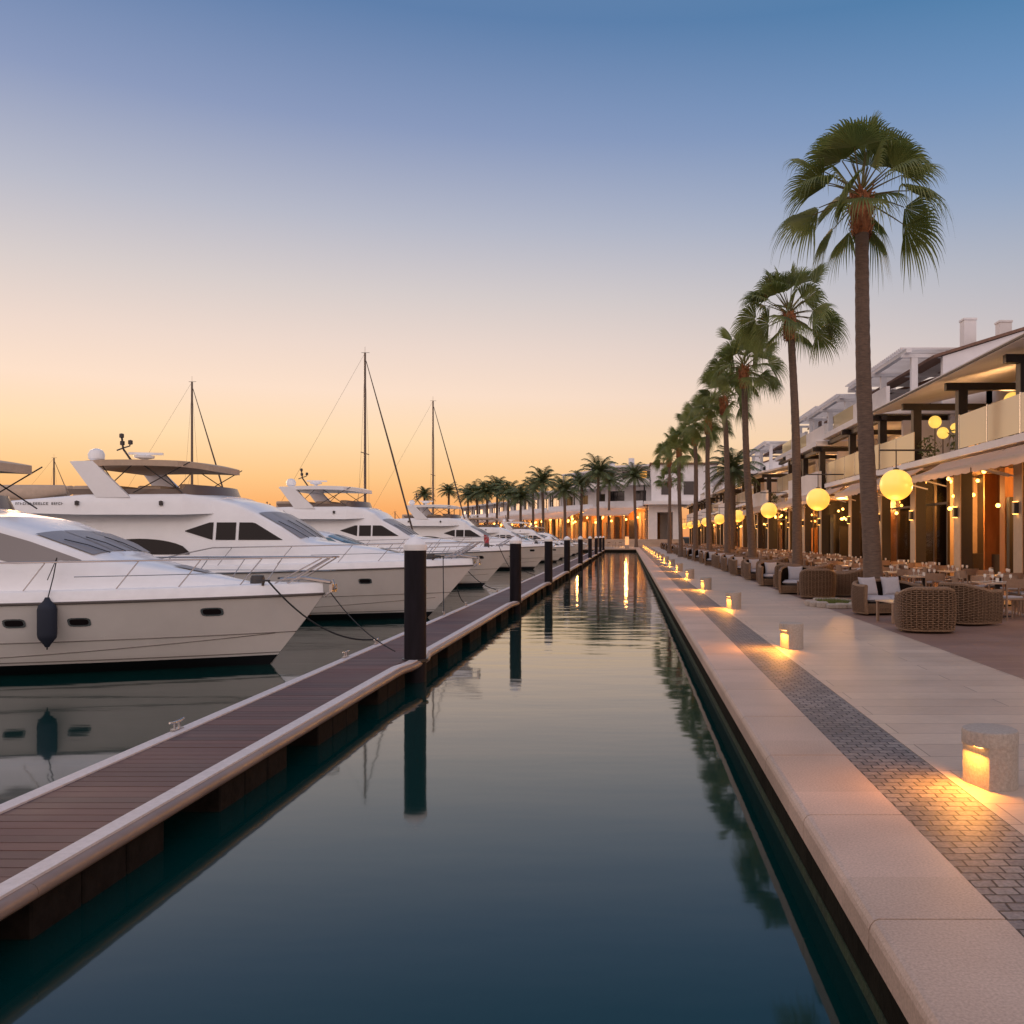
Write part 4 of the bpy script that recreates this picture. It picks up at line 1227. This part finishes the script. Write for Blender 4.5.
    if roof == 'lean':
        # low tiled lean-to with deep eaves, rising away from the water
        prof = [(X0 - .8, z2 - .02), (X0 + 4.2, z2 + 1.05), (X0 + 4.2, z2 + 1.18), (X0 - .8, z2 + .10)]
        r_ = recalc(P(MB().prism(prof, 'y', y0 - .2, y1 - .35), 'roof', 'white'))
        P(MB().prism([(X0 - .84, z2 + .0), (X0 - .8 - e, z2 + .0), (X0 - .8 - e, z2 + .05), (X0 - .84, z2 + .05)], 'y', y0 - .2, y1 - .35), 'gutter', 'timber', parent=None)
        P(MB().box(X0 + 4.25, X0 + 9, y0, y1, z1, z2 + 1.6), 'rear_wall', 'white')
        bb = MB()
        for k in range(int((y1 - y0 - 6) / .32)):
            bb.lathe([(.05,0),(.11,.12),(.06,.3),(.09,.38)], (X0 + 2.6, y0 + k*.32, z2 + .85), 8)
        P(bb, 'baluster', 'white', True)
    else:
        P(MB().box(X0 - .35, X0 + 6.5, y0 - .02, y1 + .02, z2, z2 + .25), 'roof_slab', 'white')
    if floors == 3:
        z3 = z2 + .25; z4 = z3 + 2.15
        # parapet, part wall part glass
        P(MB().box(X0 + .1, X0 + .25, y0 + .1, lerp(y0, y1, .55), z3 + e, z3 + .85), 'parapet', 'cream')
        P(MB().box(X0 + .16, X0 + .18, lerp(y0, y1, .56), y1 - .2, z3 + .05, z3 + .9), 'balcony_glass', 'railglass')
        wx3 = X0 + 4.0
        wall_openings(P, 'white', wx3, y0, y1, z3, z4 - .02, rg, False)
        # side wall facing the camera, monopitch top
        prof = [(X0 + 2.3, z3), (X0 + 9, z3), (X0 + 9, z4 + 1.95), (X0 + 2.3, z4 - .15)]
        sw = recalc(P(MB().prism(prof, 'y', y0, y0 + .25), 'gable_wall', 'white'))
        prof = [(X0 + 1.9, z4 - .23), (X0 + 9, z4 + 1.97), (X0 + 9, z4 + 2.09), (X0 + 1.9, z4 - .12)]
        r_ = recalc(P(MB().prism(prof, 'y', y0 - .12, y1 - .1), 'roof', 'tile'))
        for c_ in ([0, 1] if roof == 'slab2' else [0]):
            yc = y0 + .3 + c_ * .8; xc = X0 + 3.25 + c_ * 1.75
            ch = P(MB().box(xc, xc + .48, yc, yc + .48, z4 - .2, z4 + (1.35 if c_ == 0 else 1.45)), 'chimney', 'white')
            P(MB().box(xc - .03, xc + .51, yc - .03, yc + .51, z4 + (1.353 if c_ == 0 else 1.453), z4 + (1.43 if c_ == 0 else 1.53)), 'chimney_cap', 'white', parent=ch)
        # white pergola
        pg = MB(); n_ = 3
        for k in range(n_):
            yy = lerp(y0 + .4, y1 - .6, k/(n_-1)); 
            P(MB().box(X0 + 1.2, X0 + 1.45, yy, yy + .22, z3, z4 - .12), 'pergola_post', 'white')
            P(MB().box(X0 + .8, X0 + 4.0, yy, yy + .16, z4 - .115, z4 + .02), 'pergola_beam', 'white')
        P(MB().box(X0 + .9, X0 + 1.12, y0 + .1, y1 - .1, z4 + .022, z4 + .18), 'pergola_beam', 'white')
        sl_ = MB(); yy = y0 + .2
        while yy < y1 - .2: sl_.box(X0 + .7, X0 + 4.0, yy, yy + .07, z4 + .183, z4 + .24); yy += .28
        P(sl_, 'pergola_slats', 'white')
    return t
def wall_openings(P, mt, x, y0, y1, z0, z1, rg, lit):
    # wall facing -X with real door openings, each with recessed frame and pane
    n = max(1, round((y1 - y0) / 4.2)); w = MB(); th = .3
    prev = y0
    for k in range(n):
        c = lerp(y0, y1, (k + .5)/n); a, b_ = c - rg.uniform(.7, 1.2), c + rg.uniform(.7, 1.2); top = z0 + min(2.1, z1 - z0 - .25)
        w.box(x, x + th, prev, a, z0, z1); w.box(x, x + th, a, b_, top, z1); prev = b_
        fr = MB(); zb = z0 + .02
        f = P(fr.box(x + .12, x + .2, a, a + .09, zb, top).box(x + .12, x + .2, b_ - .09, b_, zb, top).box(x + .12, x + .2, (a+b_)/2 - .05, (a+b_)/2 + .05, zb, top).box(x + .12, x + .2, a + .09, b_ - .09, top - .09, top), 'window', 'frame')
        P(MB().box(x + .15, x + .17, a + .09, b_ - .09, zb, top - .09), 'pane', 'lit' if (lit and rg.random() < .7) else 'pane', parent=f)
    w.box(x, x + th, prev, y1, z0, z1)
    P(w, 'wall', mt)
specs = [(18.2, 35.2, 'near white restaurant building with dark timber posts and long sloping eaves', 2, 'lean', 3, True),
         (35.3, 44.9, 'white terrace building with two chimneys on its camera side gable', 3, 'slab2', 2, True),
         (45.0, 53.6, 'terrace building with white roof pergola, third along the promenade', 3, 'slab', 1, False),
         (53.7, 62.3, 'terrace building fourth along the promenade, with plants on its balcony', 3, 'slab', 1, True),
         (62.4, 72.6, 'lower white building fifth along the promenade, with dark timber veranda', 2, 'lean', 1, False),
         (72.7, 84.0, 'terrace building sixth along the promenade', 3, 'slab', 1, True),
         (84.1, 96.0, 'lower building seventh along the promenade', 2, 'lean', 1, False),
         (96.1, 110.0, 'terrace building eighth along the promenade', 3, 'slab', 1, True),
         (110.1, 128.0, 'terrace building ninth along the promenade', 3, 'slab', 1, False),
         (128.1, 150.0, 'terrace building at the far end of the promenade row', 2, 'lean', 1, False)]
for i, (a, b_, lab, fl, rf, nl, gr) in enumerate(specs):
    building(a, b_, lab, fl, rf, nl, seed=11 + i, glassrail=gr, shift=(0, .05, -.25, .4, -.3, .3, -.2, .25, 0, 0)[i], X0=(10, 10.05, 9.75, 10.5, 9.8, 10.3, 9.85, 10.4, 10.1, 10)[i], awl=(1.1, .95, .6, 1.1, .6, .8, .6, .8, .6, .6)[i])

# balcony globes on the near building
gfirst = None
for i, (px, py, yy, r, lab) in enumerate([(1013, 401, 25.0, .25, 'largest balcony globe lamp, behind the glass rail of the near building'),
        (935, 422, 31.5, .22, 'glowing globe lamp on the balcony, upper of the cluster of three'), (943, 433, 31.0, .20, 'glowing lamp low in the balcony cluster, middle of the three'),
        (955.5, 428, 30, .17, 'smallest dim globe lamp, right of the balcony cluster')]):
    x = PX(px, yy); z = ZY(py, yy)
    t = thing('balcony_globe_lamp', lab, 'lamp', (x, yy, 4.3), 0, 'globe lamps on the near balcony')
    MB().lathe([(r*math.sin(PI*k/16), -r*math.cos(PI*k/16)) for k in range(17)], (0, 0, z - 4.3), 24).build('globe', M['globe'], t, ang=90)
    MB().tube([(0,0,0),(0,0,z - 4.3 - r*.95)], .02, 6).lathe([(.14,0),(.14,.03),(0,.03)], n=12).build('stand', M['chromedark'], t)

# ------------------------------------------------------------------ far curved restaurant and blocks
def far_block(label, ax, ay, bx, by, z0, hts, name='restaurant_building', seed=0, garage=False, depth=10, lit=True):
    rg = random.Random(seed)
    L_ = math.hypot(bx - ax, by - ay); ang = math.atan2(by - ay, bx - ax)
    t = thing(name, label, 'building', (ax, ay, z0), ang)
    # local: x along the front, y away from the viewer (normal side flipped so that rooms lie behind)
    def P(m, nm, mt, parent=None, smooth=False):
        return m.build(nm, M[mt], parent or t, smooth=smooth)
    sgn = 1 if math.cos(ang) > 0 else -1
    def bx_(m, x0, x1, y0, y1, za, zb):
        y0, y1 = sgn*y0, sgn*y1
        m.box(x0, x1, min(y0, y1), max(y0, y1), za, zb); return m
    h1 = hts[0]
    P(bx_(MB(), 0, L_, 5, 5.3, 0, h1), 'back_wall', 'wood')
    P(bx_(MB(), -.3, L_ + .3, -3.2, depth, h1, h1 + .35), 'terrace_slab', 'white')
    n = max(2, int(L_/3.6))
    for k in range(n + 1):
        xx = L_ * k/n
        P(bx_(MB(), xx - .18, xx + .18, .0, .4, 0, h1 - .002), 'column', 'stonec' if k % 3 else 'timber')
    pan = MB(); pan2 = MB(); xx = .5
    while xx < L_ - 1:
        w = rg.uniform(.4, 1.4); bx_(pan if rg.random() < .5 else pan2, xx, xx + w, 3.0, 3.2, .02, rg.uniform(2.2, h1 - .4)); xx += w + rg.uniform(.2, 1.2)
    P(pan, 'wall_panel', 'dark'); P(pan2, 'wall_panel', 'stonec')
    # awning over the terrace
    am = MB(); am.grid(lambda u, v: (lerp(-.2, L_ + .2, v), sgn*lerp(-3.0, -6.5, u), lerp(h1 + .1, h1 - 1.15, u)), 4, 8); am.grid(lambda u, v: (lerp(-.2, L_ + .2, v), sgn*-6.5, h1 - 1.15 - .3*u), 1, 8)
    P(am, 'awning', 'awning')
    z = h1 + .35
    for fi, hh in enumerate(hts[1:]):
        back = 2.0 + fi * 2.5
        w = MB(); prev = 0; k2 = max(2, int(L_/6))
        for k in range(k2):
            c = L_ * (k + .5)/k2; a, b_ = c - rg.uniform(1.1, 2.2), c + rg.uniform(1.1, 2.2)
            bx_(w, prev, a, back, back + .35, z, z + hh - .3); bx_(w, a, b_, back, back + .35, z + hh*.72, z + hh - .3); prev = b_
            f = P(bx_(MB(), a, b_, back + .2, back + .25, z + .05, z + hh*.72), 'window', 'frame')
            P(bx_(MB(), a + .12, (a+b_)/2 - .06, back + .16, back + .198, z + .12, z + hh*.70), 'pane', 'lit' if (lit and rg.random() < .2) else 'pane', f)
            P(bx_(MB(), (a+b_)/2 + .06, b_ - .12, back + .16, back + .198, z + .12, z + hh*.70), 'pane', 'pane', f)
        bx_(w, prev, L_, back, back + .35, z, z + hh - .3)
        bx_(w, 0, .3, back + .352, depth, z, z + hh - .3); bx_(w, L_ - .3, L_, back + .352, depth, z, z + hh - .3)
        P(w, 'wall', 'white')
        P(bx_(MB(), .05, L_ - .05, back - 3.2 + .0, back - 3.05, z, z + 1.0), 'parapet', 'cream' if fi else 'white')
        P(bx_(MB(), -.2, L_ + .2, back - 2.6, depth + .2, z + hh - .3, z + hh), 'roof_slab', 'white')
        for k in range(n // 2 + 1):
            xx = min(L_ - .3, .1 + L_ * k/(n//2)); P(bx_(MB(), xx, xx + .2, back - 2.4, back - 2.2, z, z + hh - .302), 'post', 'timber' if fi == 0 else 'white')
        z += hh
    for k in range(2 if L_ > 15 else 1):
        cx_ = L_*(.3 + .4*k); P(bx_(MB(), cx_, cx_ + .8, depth*.55, depth*.55 + .8, z, z + 1.6), 'chimney', 'white')
    if lit:
        nl = max(1, int(L_/12))
        for k in range(max(2, int(L_/1.7))):
            xx = L_*(k + .5)/max(2, int(L_/1.7))
            P(MB().lathe([(0,-.2),(.15,-.14),(.2,0),(.15,.14),(0,.2)], (xx, sgn*rg.uniform(-2, 2.5), h1 - rg.uniform(1.0, 2.4)), 8), 'pendant_lamp', 'bulb', smooth=True)
        for k in range(nl):
            ld = bpy.data.lights.new('terrace light', 'POINT'); ld.energy = 1700; ld.color = (1,.42,.10); ld.shadow_soft_size = .5
            lo = bpy.data.objects.new('lamp', ld); COL.objects.link(lo); lo.parent = t; lo.location = (L_*(k+.5)/nl, sgn*.8, h1 - 1.2)
    return t
far_block('white restaurant block with orange lit terrace at the far end of the basin', PX(600, 168), 168, PX(646, 164), 163, TZ, [5.6, 4.2, 3.6], seed=1)
far_block('long low lit restaurant curving left behind the far palms', PX(553, 185), 186, PX(599, 169), 168.5, TZ, [5.2, 4.2, 3.6], seed=2)
far_block('distant lit restaurant at the left end of the far row', PX(505, 215), 214, PX(552, 186), 186.5, TZ, [5.0, 4.6], seed=3)
far_block('distant pale block behind the dense far palms', PX(455, 262), 262, PX(504, 216), 215, TZ, [4.8, 3.6], seed=4)
# blank white block with a dark passage between the street row and the far restaurant
t = thing('white_block', 'plain white stepped block with a dark ground floor passage beyond the promenade', 'building', (7, 165, 0))
def Pw(m, nm, mt): o = m.build(nm, M[mt], t, smooth=False); o.location = -Vector(t.location); return o
Pw(MB().box(3.6, 5.2, 160, 170, TZ, 7.3).box(8.0, 9.0, 160, 170, 0, 7.3).box(5.2, 8.0, 160, 170, 6.0, 7.3).box(5.3, 7.9, 168, 169, 0, 6), 'wall', 'white')
Pw(MB().box(2.8, 16, 158, 172, 7.303, 7.9), 'terrace_slab', 'white')
Pw(MB().box(4.2, 16, 162, 172, 7.9, 14.6), 'upper_wall', 'white')
Pw(MB().box(3.9, 16.3, 161.6, 172.3, 14.603, 14.95), 'roof', 'tile')
Pw(MB().box(6.0, 7.6, 161.9, 161.98, 9.2, 11.6).box(10.0, 12.0, 161.9, 161.98, 9.2, 11.6), 'window', 'pane')

# glowing pedestal at the basin end
t = thing('lantern_pedestal', 'square glowing orange lantern pedestal on the far quay edge', 'lantern', (PX(627, BE + 1), BE + 1, 0))
MB().bbox(-.3,.3,-.3,.3,0,.5,.02).build('base', M['stone_body'], t, smooth=False)
MB().bbox(-.27,.27,-.27,.27,.502,1.65,.02).build('light_box', M['lantern'], t, smooth=False)
MB().bbox(-.31,.31,-.31,.31,1.652,1.75,.02).build('cap', M['stone_body'], t, smooth=False)

# ------------------------------------------------------------------ wicker lounge furniture
def ushape(w, d, n=80, open_=.0):
    # outline of a rounded-back seat: open side at -y (front); returns points going front-left -> back -> front-right
    pts = []
    r = min(w/2, d*.55)
    for k in range(n + 1):
        t = k / n
        a = PI + PI * 0 - PI * t
        # superellipse half ring plus straight arms
        pts.append(t)
    out = []
    arm = d - r
    tot = arm*2 + PI*r*.92 + (w - 2*r)
    for t in pts:
        s_ = t * tot
        if s_ < arm: out.append((-w/2, -d/2 + s_))
        elif s_ > tot - arm: out.append((w/2, -d/2 + (tot - s_)))
        else:
            u = (s_ - arm) / (tot - 2*arm); a = PI - PI*u
            ex = .72
            c, q = math.cos(a), math.sin(a)
            out.append((math.copysign(abs(c)**ex, c)*w/2, -d/2 + arm + abs(q)**ex * r))
    # even spacing along the outline
    seg = [0]
    for a, b_ in zip(out, out[1:]): seg.append(seg[-1] + math.hypot(b_[0]-a[0], b_[1]-a[1]))
    res = []; j = 0
    for k in range(n + 1):
        s_ = seg[-1]*k/n
        while j < n - 1 and seg[j+1] < s_: j += 1
        f = (s_ - seg[j]) / max(1e-9, seg[j+1] - seg[j]); a, b_ = out[j], out[j+1]
        res.append((a[0] + (b_[0]-a[0])*f, a[1] + (b_[1]-a[1])*f))
    return res
def wicker_seat(w, d, hback, harm, name, label, cat, group, pillows=2, detail=1):
    t = thing(name, label, cat, (0,0,0), 0, group)
    n = int(72 * (w + d)/1.7) if detail else 30
    base = ushape(w, d, n)
    def hgt(t_): 
        e = abs(t_ - .5)*2
        return lerp(hback, harm, max(0, min(1, (e - .25)/.5))**1.0) if e < .97 else harm
    fl = MB()
    def surf(i, v, off=0):
        p = base[i]; t_ = i/n; h = hgt(t_)
        a = base[max(0, i-1)]; b_ = base[min(n, i+1)]
        dx, dy = b_[0]-a[0], b_[1]-a[1]; l = math.hypot(dx, dy) or 1
        nx, ny = dy/l*-1, dx/l
        # outward = away from centre
        if nx*p[0] + ny*(p[1]+.01) < 0: nx, ny = -nx, -ny
        bulge = .025*math.sin(PI*v) + .02*v
        return Vector((p[0]*1 + nx*(off + bulge - .03), p[1] + ny*(off + bulge - .03), .04 + (h-.04)*v))
    fl.grid(lambda u, v: surf(int(round(u*n)), v, -.004), n, 6)
    fl.grid(lambda u, v: surf(int(round(u*n)), v, -.075), n, 6)
    fl.box(-w/2 + .07, w/2 - .07, -d/2 + .02, d/2 - .44, .06, .27)
    core = fl.build('frame', M['wickin'], t)
    wv = MB()
    rows = int(hback/.034) if detail else 10
    for r_ in range(rows):
        v = (r_ + .5)/rows
        wv.tube([surf(i, v, .004 + .011*(1 if (i//2 + r_) % 2 else -1)) for i in range(n+1)], .0105 if detail else .025, 4, cap=False)
    for i in range(0, n+1, 3 if detail else 6):
        for o_ in (0,): wv.tube([surf(i, v, .008) for v in (0,.25,.5,.75,1)], .009, 4, cap=False)
    # rolled rim and inner weave, seat apron
    wv.tube([surf(i, 1, -.035) for i in range(n+1)], .045, 8)
    for e_ in (0, n):
        wv.tube([surf(e_, v, -.035) for v in (0,.5,1)], .04, 8)
    for r_ in range(8): wv.tube([(-w/2 + .06, -d/2 + .005 + .004*(r_%2), .06 + r_*.027), (w/2 - .06, -d/2 + .005 + .004*(r_%2), .06 + r_*.027)], .0125, 4)
    wv.tube([surf(i, .02, .002) for i in range(n+1)], .02, 6)
    wv.build('weave', M['wick'], t)
    def cushion(c, sx, sy, sz, nm, rx=0, rz=0, pinch=.0):
        m = MB(); N_ = 14
        rot = Matrix.Rotation(rz, 3, 'Z') @ Matrix.Rotation(rx, 3, 'X')
        def f(u, v, sg):
            a, b_ = u*2-1, v*2-1
            ed = (1 - abs(a)**4) * (1 - abs(b_)**4)
            th = sz/2 * max(0, ed) ** .38
            k_ = 1 - pinch*(1 - abs(a)**2) * (abs(b_)**3); l_ = 1 - pinch*(1 - abs(b_)**2) * (abs(a)**3)
            return Vector(c) + rot @ Vector((a*sx/2*l_, b_*sy/2*k_, sg*th))
        m.grid(lambda u, v: f(u, v, 1), N_, N_); m.grid(lambda u, v: f(u, v, -1), N_, N_, flip=True)
        return m.build(nm, M['cushion'], t, ang=80)
    nseat = 1 if w < 1.2 else 2
    for k in range(nseat):
        ww = (w - .2)/nseat; cushion((-(w-.2)/2 + ww*(k+.5), -.04, .345), ww - .01, d - .2, .15, 'seat_cushion')
    for k in range(pillows):
        px_ = (k - (pillows-1)/2) * (w - .3)/max(1, pillows) * 1.0
        cushion((px_, d/2 - .23, .60), .46, .46, .17, 'pillow', R(72), R(rnd.uniform(-14, 14)), .08)
    return t
gw = 'wicker lounge chairs and sofas along the promenade'
arm0 = wicker_seat(.98, .92, .80, .66, 'wicker_armchair', 'big round backed wicker armchair seen from behind, nearest the camera', 'armchair', gw, 1)
sofa0 = wicker_seat(1.45, .86, .72, .64, 'wicker_sofa', 'wicker two seat sofa with two grey pillows before the tallest palm trunk', 'sofa', gw, 2)
def coffee(first=[None]):
    t = thing('coffee_table', '', 'coffee table', (0,0,0), 0, 'low wooden coffee tables between lounge chairs')
    m = MB()
    for k in range(5): m.bbox(-.36 + k*.146, -.36 + k*.146 + .138, -.36, .36, .405, .43, .004)
    m.build('table_top', M['tabletop'], t, smooth=False)
    for sx in (-.32, .32):
        for sy in (-.32, .32): MB().bbox(sx-.025, sx+.025, sy-.025, sy+.025, 0, .404, .004).build('leg', M['chairwood'], t, smooth=False)
    m = MB()
    for k in range(9): m.box(-.28 + k*.07, -.265 + k*.07, -.33, -.315, .08, .36)
    m.box(-.29,.29,-.335,-.31,.06,.08).box(-.29,.29,-.335,-.31,.362,.39).build('side_slats', M['chairwood'], t, smooth=False)
    return t
ct0 = coffee()
arm0.location = (5.47, 16.5, 0); arm0.rotation_euler = (0, 0, R(172))
ct0.location = (PX(899, 18.4), 18.35, 0); ct0.rotation_euler = (0, 0, R(12)); ct0['label'] = 'low square wooden coffee table with a small book pile, between the nearest wicker seats'
sofa0.location = (PX(884, 20.3), 20.3, 0); sofa0.rotation_euler = (0, 0, R(14))
dup(arm0, (PX(966, 17.9), 17.9, 0), R(118), 'wicker armchair with rounded pillow, just behind and right of the nearest one')
bk = tag(MB().bbox(-.12,.12,-.09,.09,0,.03,.004).bbox(-.11,.12,-.08,.09,.031,.06,.004).bbox(-.1,.1,-.08,.08,.061,.085,.004).build('book_pile', M['crock'], smooth=False), 'small pile of pale books on the nearest coffee table', 'books')
bk.location = (ct0.location.x + .1, ct0.location.y - .05, .431); bk.rotation_euler = (0,0,R(20))
groups = []
yy = 25.4; gi = 0
while yy < 125:
    xf = 5.35 if yy < 60 else 5.2
    o_ = ORD[gi]
    dup(arm0, (xf + .0, yy, 0), R(180 + rnd.uniform(-18, 12)), 'wicker armchair with its back to the camera in the %s lounge group' % ORD[gi + 1])
    dup(arm0, (xf - .25 + rnd.uniform(-.1,.1), yy + 2.0, 0), R(rnd.uniform(-15, 20)), 'wicker armchair facing the camera in the %s lounge group' % ORD[gi + 1])
    dup(arm0, (xf + 1.15, yy + .9, 0), R(-90 + rnd.uniform(-15, 15)), 'wicker armchair on the restaurant side of the %s lounge group' % ORD[gi + 1])
    c_ = dup(ct0, (xf + .02, yy + 1.05, 0), R(rnd.uniform(-10, 10)), 'low wooden coffee table of the %s lounge group' % ORD[gi + 1])
    yy += 4.3 + (0 if yy < 60 else 1.0); gi += 1

# low planter with rocks and grass between the first two groups
t = thing('planter_bed', 'low stone edged planting bed with grass beside the nearest wicker sofa', 'planter', (5.15, 22.6, 0))
pm = MB()
rg = random.Random(5)
for k in range(16):
    a = 2*PI*k/16; pm.bbox(.55*math.cos(a) - .13, .55*math.cos(a) + .13, .8*math.sin(a) - .13, .8*math.sin(a) + .13, -.02, .10 + rg.uniform(0, .05), .03)
pm.build('stone_edging', M['stone_body'], t, smooth=False)
gm = MB()
for k in range(900):
    a = rg.uniform(0, 2*PI); r_ = rg.random()**.5; x, y = .45*r_*math.cos(a), .68*r_*math.sin(a)
    h = rg.uniform(.08, .2); dx, dy = rg.uniform(-.06,.06), rg.uniform(-.06,.06)
    gm.add([(x-.006, y, .02), (x+.006, y, .02), (x+dx, y+dy, .02+h)], [(0,1,2)])
gm.build('grass_tuft', M['grass'], t, smooth=False)

# ------------------------------------------------------------------ dining tables and chairs
def dining_chair():
    t = thing('dining_chair', '', 'dining chair', (0,0,0), 0, 'wooden dining chairs on the restaurant terraces')
    MB().bbox(-.22,.22,-.22,.22,.42,.455,.008).build('seat', M['chairwood'], t, smooth=False)
    MB().bbox(-.20,.20,-.20,.19,.456,.495,.012).build('seat_cushion', M['cushion'], t, smooth=False)
    bm_ = MB()
    bm_.grid(lambda u, v: (lerp(-.23,.23,u), .215 + .05*(1-(2*u-1)**2) + .03*v, lerp(.68,.86,v)), 8, 2)
    bm_.grid(lambda u, v: (lerp(-.23,.23,u), .235 + .05*(1-(2*u-1)**2) + .03*v, lerp(.68,.86,v)), 8, 2, flip=True)
    bm_.grid(lambda u, v: (lerp(-.23,.23,u), .215 + .05*(1-(2*u-1)**2) + .03 + .02*v, .86), 8, 1)
    bm_.build('backrest', M['chairwood'], t)
    for sx in (-1, 1):
        MB().tube([(sx*.2, -.19, .42), (sx*.21, -.21, 0)], [.02,.015], 6).build('leg', M['chairwood'], t)
        MB().tube([(sx*.225, .24, .80), (sx*.2, .2, .42), (sx*.21, .23, 0)], [.016,.02,.015], 6).build('leg', M['chairwood'], t)
    return t
def dining_table():
    t = thing('dining_table', '', 'dining table', (0,0,0), 0, 'dining tables on the restaurant terraces')
    MB().bbox(-.42,.42,-.42,.42,.725,.755,.008).build('table_top', M['tabletop'], t, smooth=False)
    MB().bbox(-.045,.045,-.045,.045,.03,.724,.006).build('leg', M['timber'], t, smooth=False)
    MB().bbox(-.28,.28,-.04,.04,0,.03,.004).bbox(-.04,.04,-.28,-.041,0,.03,.004).bbox(-.04,.04,.041,.28,0,.03,.004).build('foot', M['timber'], t, smooth=False)
    return t
def tableware():
    t = thing('table_setting', '', 'tableware', (0,0,0), 0, 'glasses and candles on the dining tables')
    MB().lathe([(.035,0),(.038,.09),(.03,.09),(.028,.01)], (.0,.0,0), 12).build('candle_jar', M['crock'], t)
    g_ = MB()
    for x, y in ((.2,.18),(-.2,-.18),(.19,-.2),(-.2,.16)):
        g_.lathe([(.03,0),(.005,.01),(.004,.08),(.03,.11),(.028,.17)], (x,y,0), 8)
    g_.build('wine_glasses', M['crock'], t)
    g2 = MB()
    for x, y in ((.05,.27),(-.05,-.27),(.27,-.02),(-.27,.02)): g2.lathe([(0,.008),(.09,.008),(.11,.016)], (x,y,0), 12)
    g2.build('plates', M['crock'], t)
    return t
dc, dt, tw = dining_chair(), dining_table(), tableware()
used = {}
def put(src, loc, rz, lab):
    if src.name not in used:
        used[src.name] = 1; src.location = loc; src.rotation_euler = (0,0,rz); src['label'] = lab; return src
    return dup(src, loc, rz, lab)
yy = 19.6; row = 0; ntab = 0
while yy < 108 and row < 30:
    for col, xx in enumerate((7.45, 9.35) if yy < 60 else (6.9, 8.9)):
        x, y = xx + rnd.uniform(-.12, .12), yy + rnd.uniform(-.15, .15)
        if col == 0 and yy < 21: x = 8.0; 
        side = ('promenade side', 'restaurant side')[col]
        z = 0.012 if x > 8.84 else -.003
        nm = '%s row, %s column' % (ORD[row], side)
        put(dt, (x, y, z), R(rnd.uniform(-4, 4)), 'square dining table on the %s, %s row' % (side, ORD[row]))
        if row < 14: put(tw, (x, y, z + .756), R(rnd.uniform(-20, 20)), 'glasses, plates and candle on the %s table, %s row' % (side, ORD[row]))
        for q, (dx, dy, rz, w) in enumerate(((0, -.62, 180, 'near'), (0, .62, 0, 'far'), (-.66, 0, 90, 'water'), (.66, 0, -90, 'inland'))):
            if row > 16 and q > 1: continue
            px_ = x + dx
            zz = 0.012 if px_ > 8.84 else -.003
            if 8.5 < px_ < 9.05: zz = .03
            put(dc, (px_, y + dy, zz), R(rz + rnd.uniform(-16, 16)), 'dining chair at the %s edge of the %s table, %s row' % (w, side, ORD[row]))
    yy += 2.75 if yy < 60 else 3.2; row += 1

# hanging flower on the far terrace, low tables left of the lantern
for i in range(6):
    x = PX(590 + i*6, BE + 9); put(dc, (x, BE + 9 + (i % 2), 0), R(i*70), '%s small chair on the far quay beside the glowing pedestal' % ORD[i])
